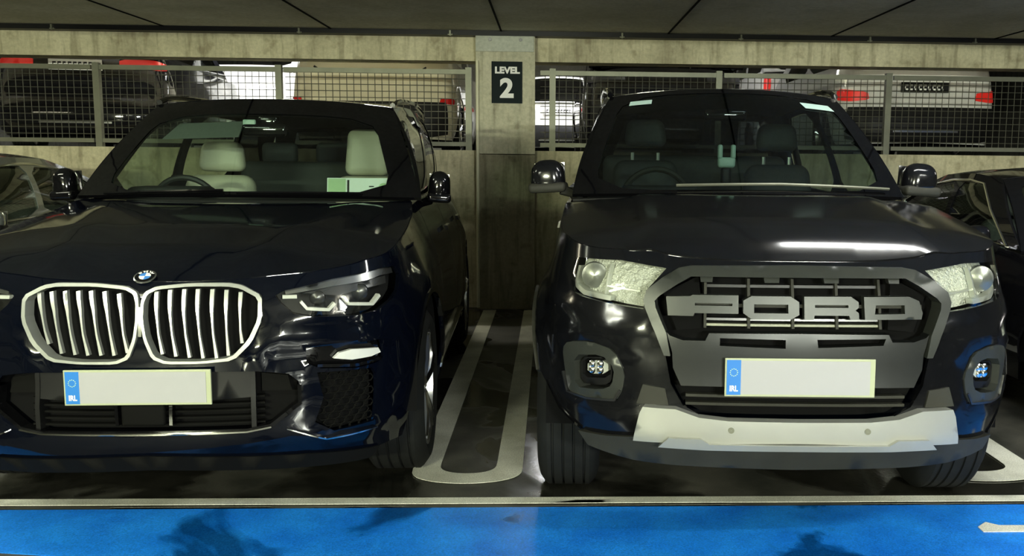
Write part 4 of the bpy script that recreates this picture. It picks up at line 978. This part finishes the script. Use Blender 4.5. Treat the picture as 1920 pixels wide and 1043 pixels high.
# ---------------------------------------------------------------- cars in the neighbouring bays
SED_PLAN = [(0,0),(.35,.02),(.58,.08),(.74,.18),(.85,.34),(.89,.55),(.90,.85),(.905,1.2),(.905,3.3),(.88,4.0),(.80,4.35),(.5,4.47),(0,4.5)]
SED_F = [(.12,.14),(.25,.05),(.38,0),(.5,.0),(.62,.02),(.72,.06),(.80,.14),(1.2,.5)]
SED_S = [(.12,.10),(.25,.05),(.5,.0),(.7,.005),(.85,.03),(.95,.06),(1.1,.1)]
def sed_hood(x, y): return float(np.interp(y, [0,.15,.4,.9,1.3,2], [.70,.76,.82,.90,.95,.97]))-.05*(x/.9)**2-.04*x**6
def sedan(name, loc, rz, pm, label, lamps=True):
    sh = Shell(SED_PLAN, SED_F, SED_S, sed_hood, [(0,.78),(1.0,.93),(2,.97),(3,.99),(4.5,1.02)], lambda q: 1.15+.25*q*q)
    R = empty(name, loc, rz); tag(R, label, 'car')
    pt = sh.pt; hl = [(.55,.62),(.60,.70),(.95,.74),(1.05,.70),(.95,.62),(.7,.585)]; gr = [(-.36,.60),(.36,.60),(.30,.48),(-.30,.48)]; lw = [(-.6,.40),(.6,.40),(.5,.24),(-.5,.24)]
    zb = [(0,.20),(1,.2),(sh.U,.22)]
    sheet('body', pm, R, pt, body_loops(sh, zb, (.85, 3.45), R=.37, zw=.32, holes=[hl, mir(hl), gr, lw]), step=.07, th=.015)
    bonnet('bonnet', sh, pm, R, lambda q: 1.17+.25*q*q)
    for L in (hl, mir(hl)):
        h = sheet('headlight', MT['lens'], R, pt, [L], step=.08, off=0, th=0); sheet('lamp_housing', MT['lampwhite'], h, pt, [L], step=.08, off=-.04, th=.01)
    sheet('grille', MT['black'], R, pt, [gr], step=.1, off=-.02, th=.01); sheet('lower_intake', MT['void'], R, pt, [lw], step=.1, off=-.03, th=.01)
    K = dict(base=(.80,1.42,.955), top=(.58,2.15,1.37), bow=.24, crown=.05, margin=.05, roof=[(2.5,.60,1.405),(3.0,.59,1.39),(3.45,.56,1.31)], rear_base=(.74,4.0,1.0), sb=.03, side_mat=pm,
             windows=[('g',[(.07,.05),(.42,.05),(.40,.86),(.16,.86),(.10,.5)]), ('g',[(.45,.05),(.80,.10),(.86,.5),(.80,.80),(.44,.86)])], rails=None,
             chrome=[(.06,.03),(.10,.5),(.16,.87),(.3,.895),(.5,.90),(.8,.84),(.88,.5),(.82,.05),(.06,.03)])
    cabin(R, sh, K, MT['glass'], pm, pm, MT['sideglass'])
    underbody(R, .9, 4.5, (.85, 3.45), R=.39, zlow=.18, ztop=.62, zw=.32)
    dashboard(R, 0, 1.35, .96, .72, MT['dash'], .5)
    for sx in (-.36,.36): seat(R, sx, 2.35, .80, MT['greyleather'], h=.52, hw=.26, hh=.16)
    for sg in (-1, 1):
        mirror(R, sg*.985, 1.62, 1.03, sg, (.17,.12,.13), pm, MT['black'], .05)
        for yw in (.85, 3.45): wheel(R, sg*.79, yw, .32, .32, .21, sg, MT['alloy'], 5, .21)
    return R
sedan('coupe_car', (-4.35, 4.10, .05), 0, MT['slpaint'], 'silver green car cut off by the left edge, beside the blue black SUV')
sedan('coupe_car', (3.62, 4.0, 0), 0, MT['dkpaint'], 'black car cut off by the right edge, beside the grey pickup')
# ---------------------------------------------------------------- cars on the upper half level, tails towards us
T_PLAN = [(0,0),(.4,.015),(.65,.07),(.80,.17),(.88,.35),(.90,.6),(.905,1.2),(.905,3.0),(.87,4.0),(.6,4.35),(0,4.4)]
T_F = [(.12,.10),(.25,.03),(.4,0),(.55,.01),(.62,.05),(.8,.06),(1.0,.08),(1.2,.13),(1.4,.2)]
T_S = [(.12,.10),(.3,.03),(.6,.0),(.85,.02),(1.0,.05),(1.2,.1)]
def tail(name, loc, pm, label, zt=1.02, roofz=1.62, lights=None, plate_z=.86, bump=None, wide=True, lightmat='red', spoiler=False, rz=0., plate_at=True):
    sh = Shell(T_PLAN, T_F, T_S, lambda x, y: zt-.01*x*x, [(0,zt),(4.4,zt-.02)], lambda q: 5.0)
    R = empty(name, loc, rz); tag(R, label, 'car'); pt = sh.pt
    lg = lights or [(.45,.86),(.46,.93),(.85,.96),(1.02,.95),(1.0,.86)]
    zb = [(0,.24),(.9,.22),(sh.U,.22)]
    low = [(-.82,.62),(.82,.62),(.86,.28),(.6,.24),(-.6,.24),(-.86,.28)]
    sheet('body', pm, R, pt, body_loops(sh, zb, (.85, 3.45), R=.37, zw=.33, holes=[lg, mir(lg)]), step=.08, th=.015)
    for L in (lg, mir(lg)): sheet('tail_lamp', MT[lightmat], R, pt, [chaikin(L,1,.15)], step=.06, off=.008, th=.03)
    if bump: sheet('bumper', MT[bump], R, pt, [low], step=.08, off=.03, th=.03)
    if bump: strip('bumper_trim', MT['alloy'], R, pt, [(-.35,.36),(.35,.36)], .02, off=.045, th=.02)
    K = dict(base=(.84,.10,zt), top=(.66,.55,roofz-.05), bow=.05, crown=.05, margin=.08, roof=[(1.0,.68,roofz),(2.2,.66,roofz),(2.9,.60,roofz-.05)], rear_base=(.80,3.4,zt), sb=.03, side_mat=pm,
             windows=[('g',[(.10,.08),(.48,.08),(.48,.86),(.18,.86)]), ('g',[(.52,.08),(.90,.08),(.80,.86),(.52,.86)])], rails=None, chrome=None)
    cabin(R, sh, K, MT['privacy'], pm, pm, MT['privacy'])
    if spoiler: strip('tailgate_edge', MT['black'], R, pt, [(-.62,.985),(-.52,.93),(.52,.93),(.62,.985)], .02, off=.012, th=.02)
    underbody(R, .9, 4.4, (.85, 3.45), R=.39, zlow=.18, ztop=.66, zw=.33)
    for sg in (-1, 1):
        for yw in (.85, 3.45): wheel(R, sg*.79, yw, .33, .33, .21, sg, MT['alloy'], 5, .22)
    if plate_at:
        c = pt(0., plate_z, 0.)
        e = MB().box((-.26,-.010,-.055), (.26,0,.055)).build('number_plate', MT['white' if plate_at == 'w' else 'black'], R, loc=(0, float(c[1])-.012, plate_z), bevel=.002)
        m = MB(); xx = -.22
        for k, wd in enumerate((.035,.035,.03,.035,.035,.03,.035,.035,.02)):
            if wd: m.box((xx,-.0112,-.03), (xx+wd,-.0098,-.012)).box((xx,-.0112,.012), (xx+wd,-.0098,.03)).box((xx,-.0112,-.03), (xx+.009,-.0098,.03))
            xx += .05
        m.build('plate_characters', MT['ink' if plate_at == 'w' else 'white'], e)
    return R
UZ = 1.45
LR = [(.43,.93),(.43,1.02),(.80,1.03),(1.02,.99),(.96,.92)]
tail('hatchback_car', (-4.93, 10.0, UZ), MT['dkpaint'], 'black car with long red tail lamps behind the far left mesh', zt=1.06, rz=.12, lights=LR, plate_z=.955, bump='dkpaint', plate_at='w', lightmat='redlit')
tail('van', (-1.92, 10.05, UZ), MT['crpaint'], 'cream van behind the mesh beside the pillar', zt=1.12, roofz=1.9, lights=[(.76,.61),(.78,.66),(.95,.67),(1.0,.65),(.98,.60)], bump='black', spoiler=True, plate_at=None)
tail('hatchback_car', (1.25, 10.1, UZ), MT['dkpaint'], 'black car behind the mesh right of the pillar', zt=1.02, bump='black', plate_at=None, lightmat='darkcase')
tail('hatchback_car', (4.02, 9.95, UZ), MT['wpaint'], 'white car with red tail lamps behind the mesh at the far right', zt=1.05, lights=[(.60,.70),(.62,.78),(.95,.82),(1.02,.80),(1.0,.70),(.8,.68)], bump='black', plate_z=.83, plate_at='b', lightmat='redlit')
tail('van', (4.35, 15.4, UZ), MT['wpaint'], 'white van with a red lamp seen further back over the cab of the grey pickup', zt=1.5, roofz=2.1, lights=[(.78,1.15),(.78,1.42),(.90,1.42),(.98,1.40),(.98,1.15)], bump='wpaint', plate_at=None, lightmat='redlit')
tail('hatchback_car', (-4.75, 15.0, UZ), MT['wpaint'], 'white car further back, added for a bright reflection between the black car and the cream van', zt=1.42, roofz=1.9, lightmat='darkcase', bump='slpaint', plate_at='w')  # added white car stands in for a bright crumpled reflection
tail('hatchback_car', (.15, 16.4, UZ), MT['wpaint'], 'white car glimpsed in the gap right of the pillar', zt=1.0, roofz=1.5, bump='black', plate_at='w')
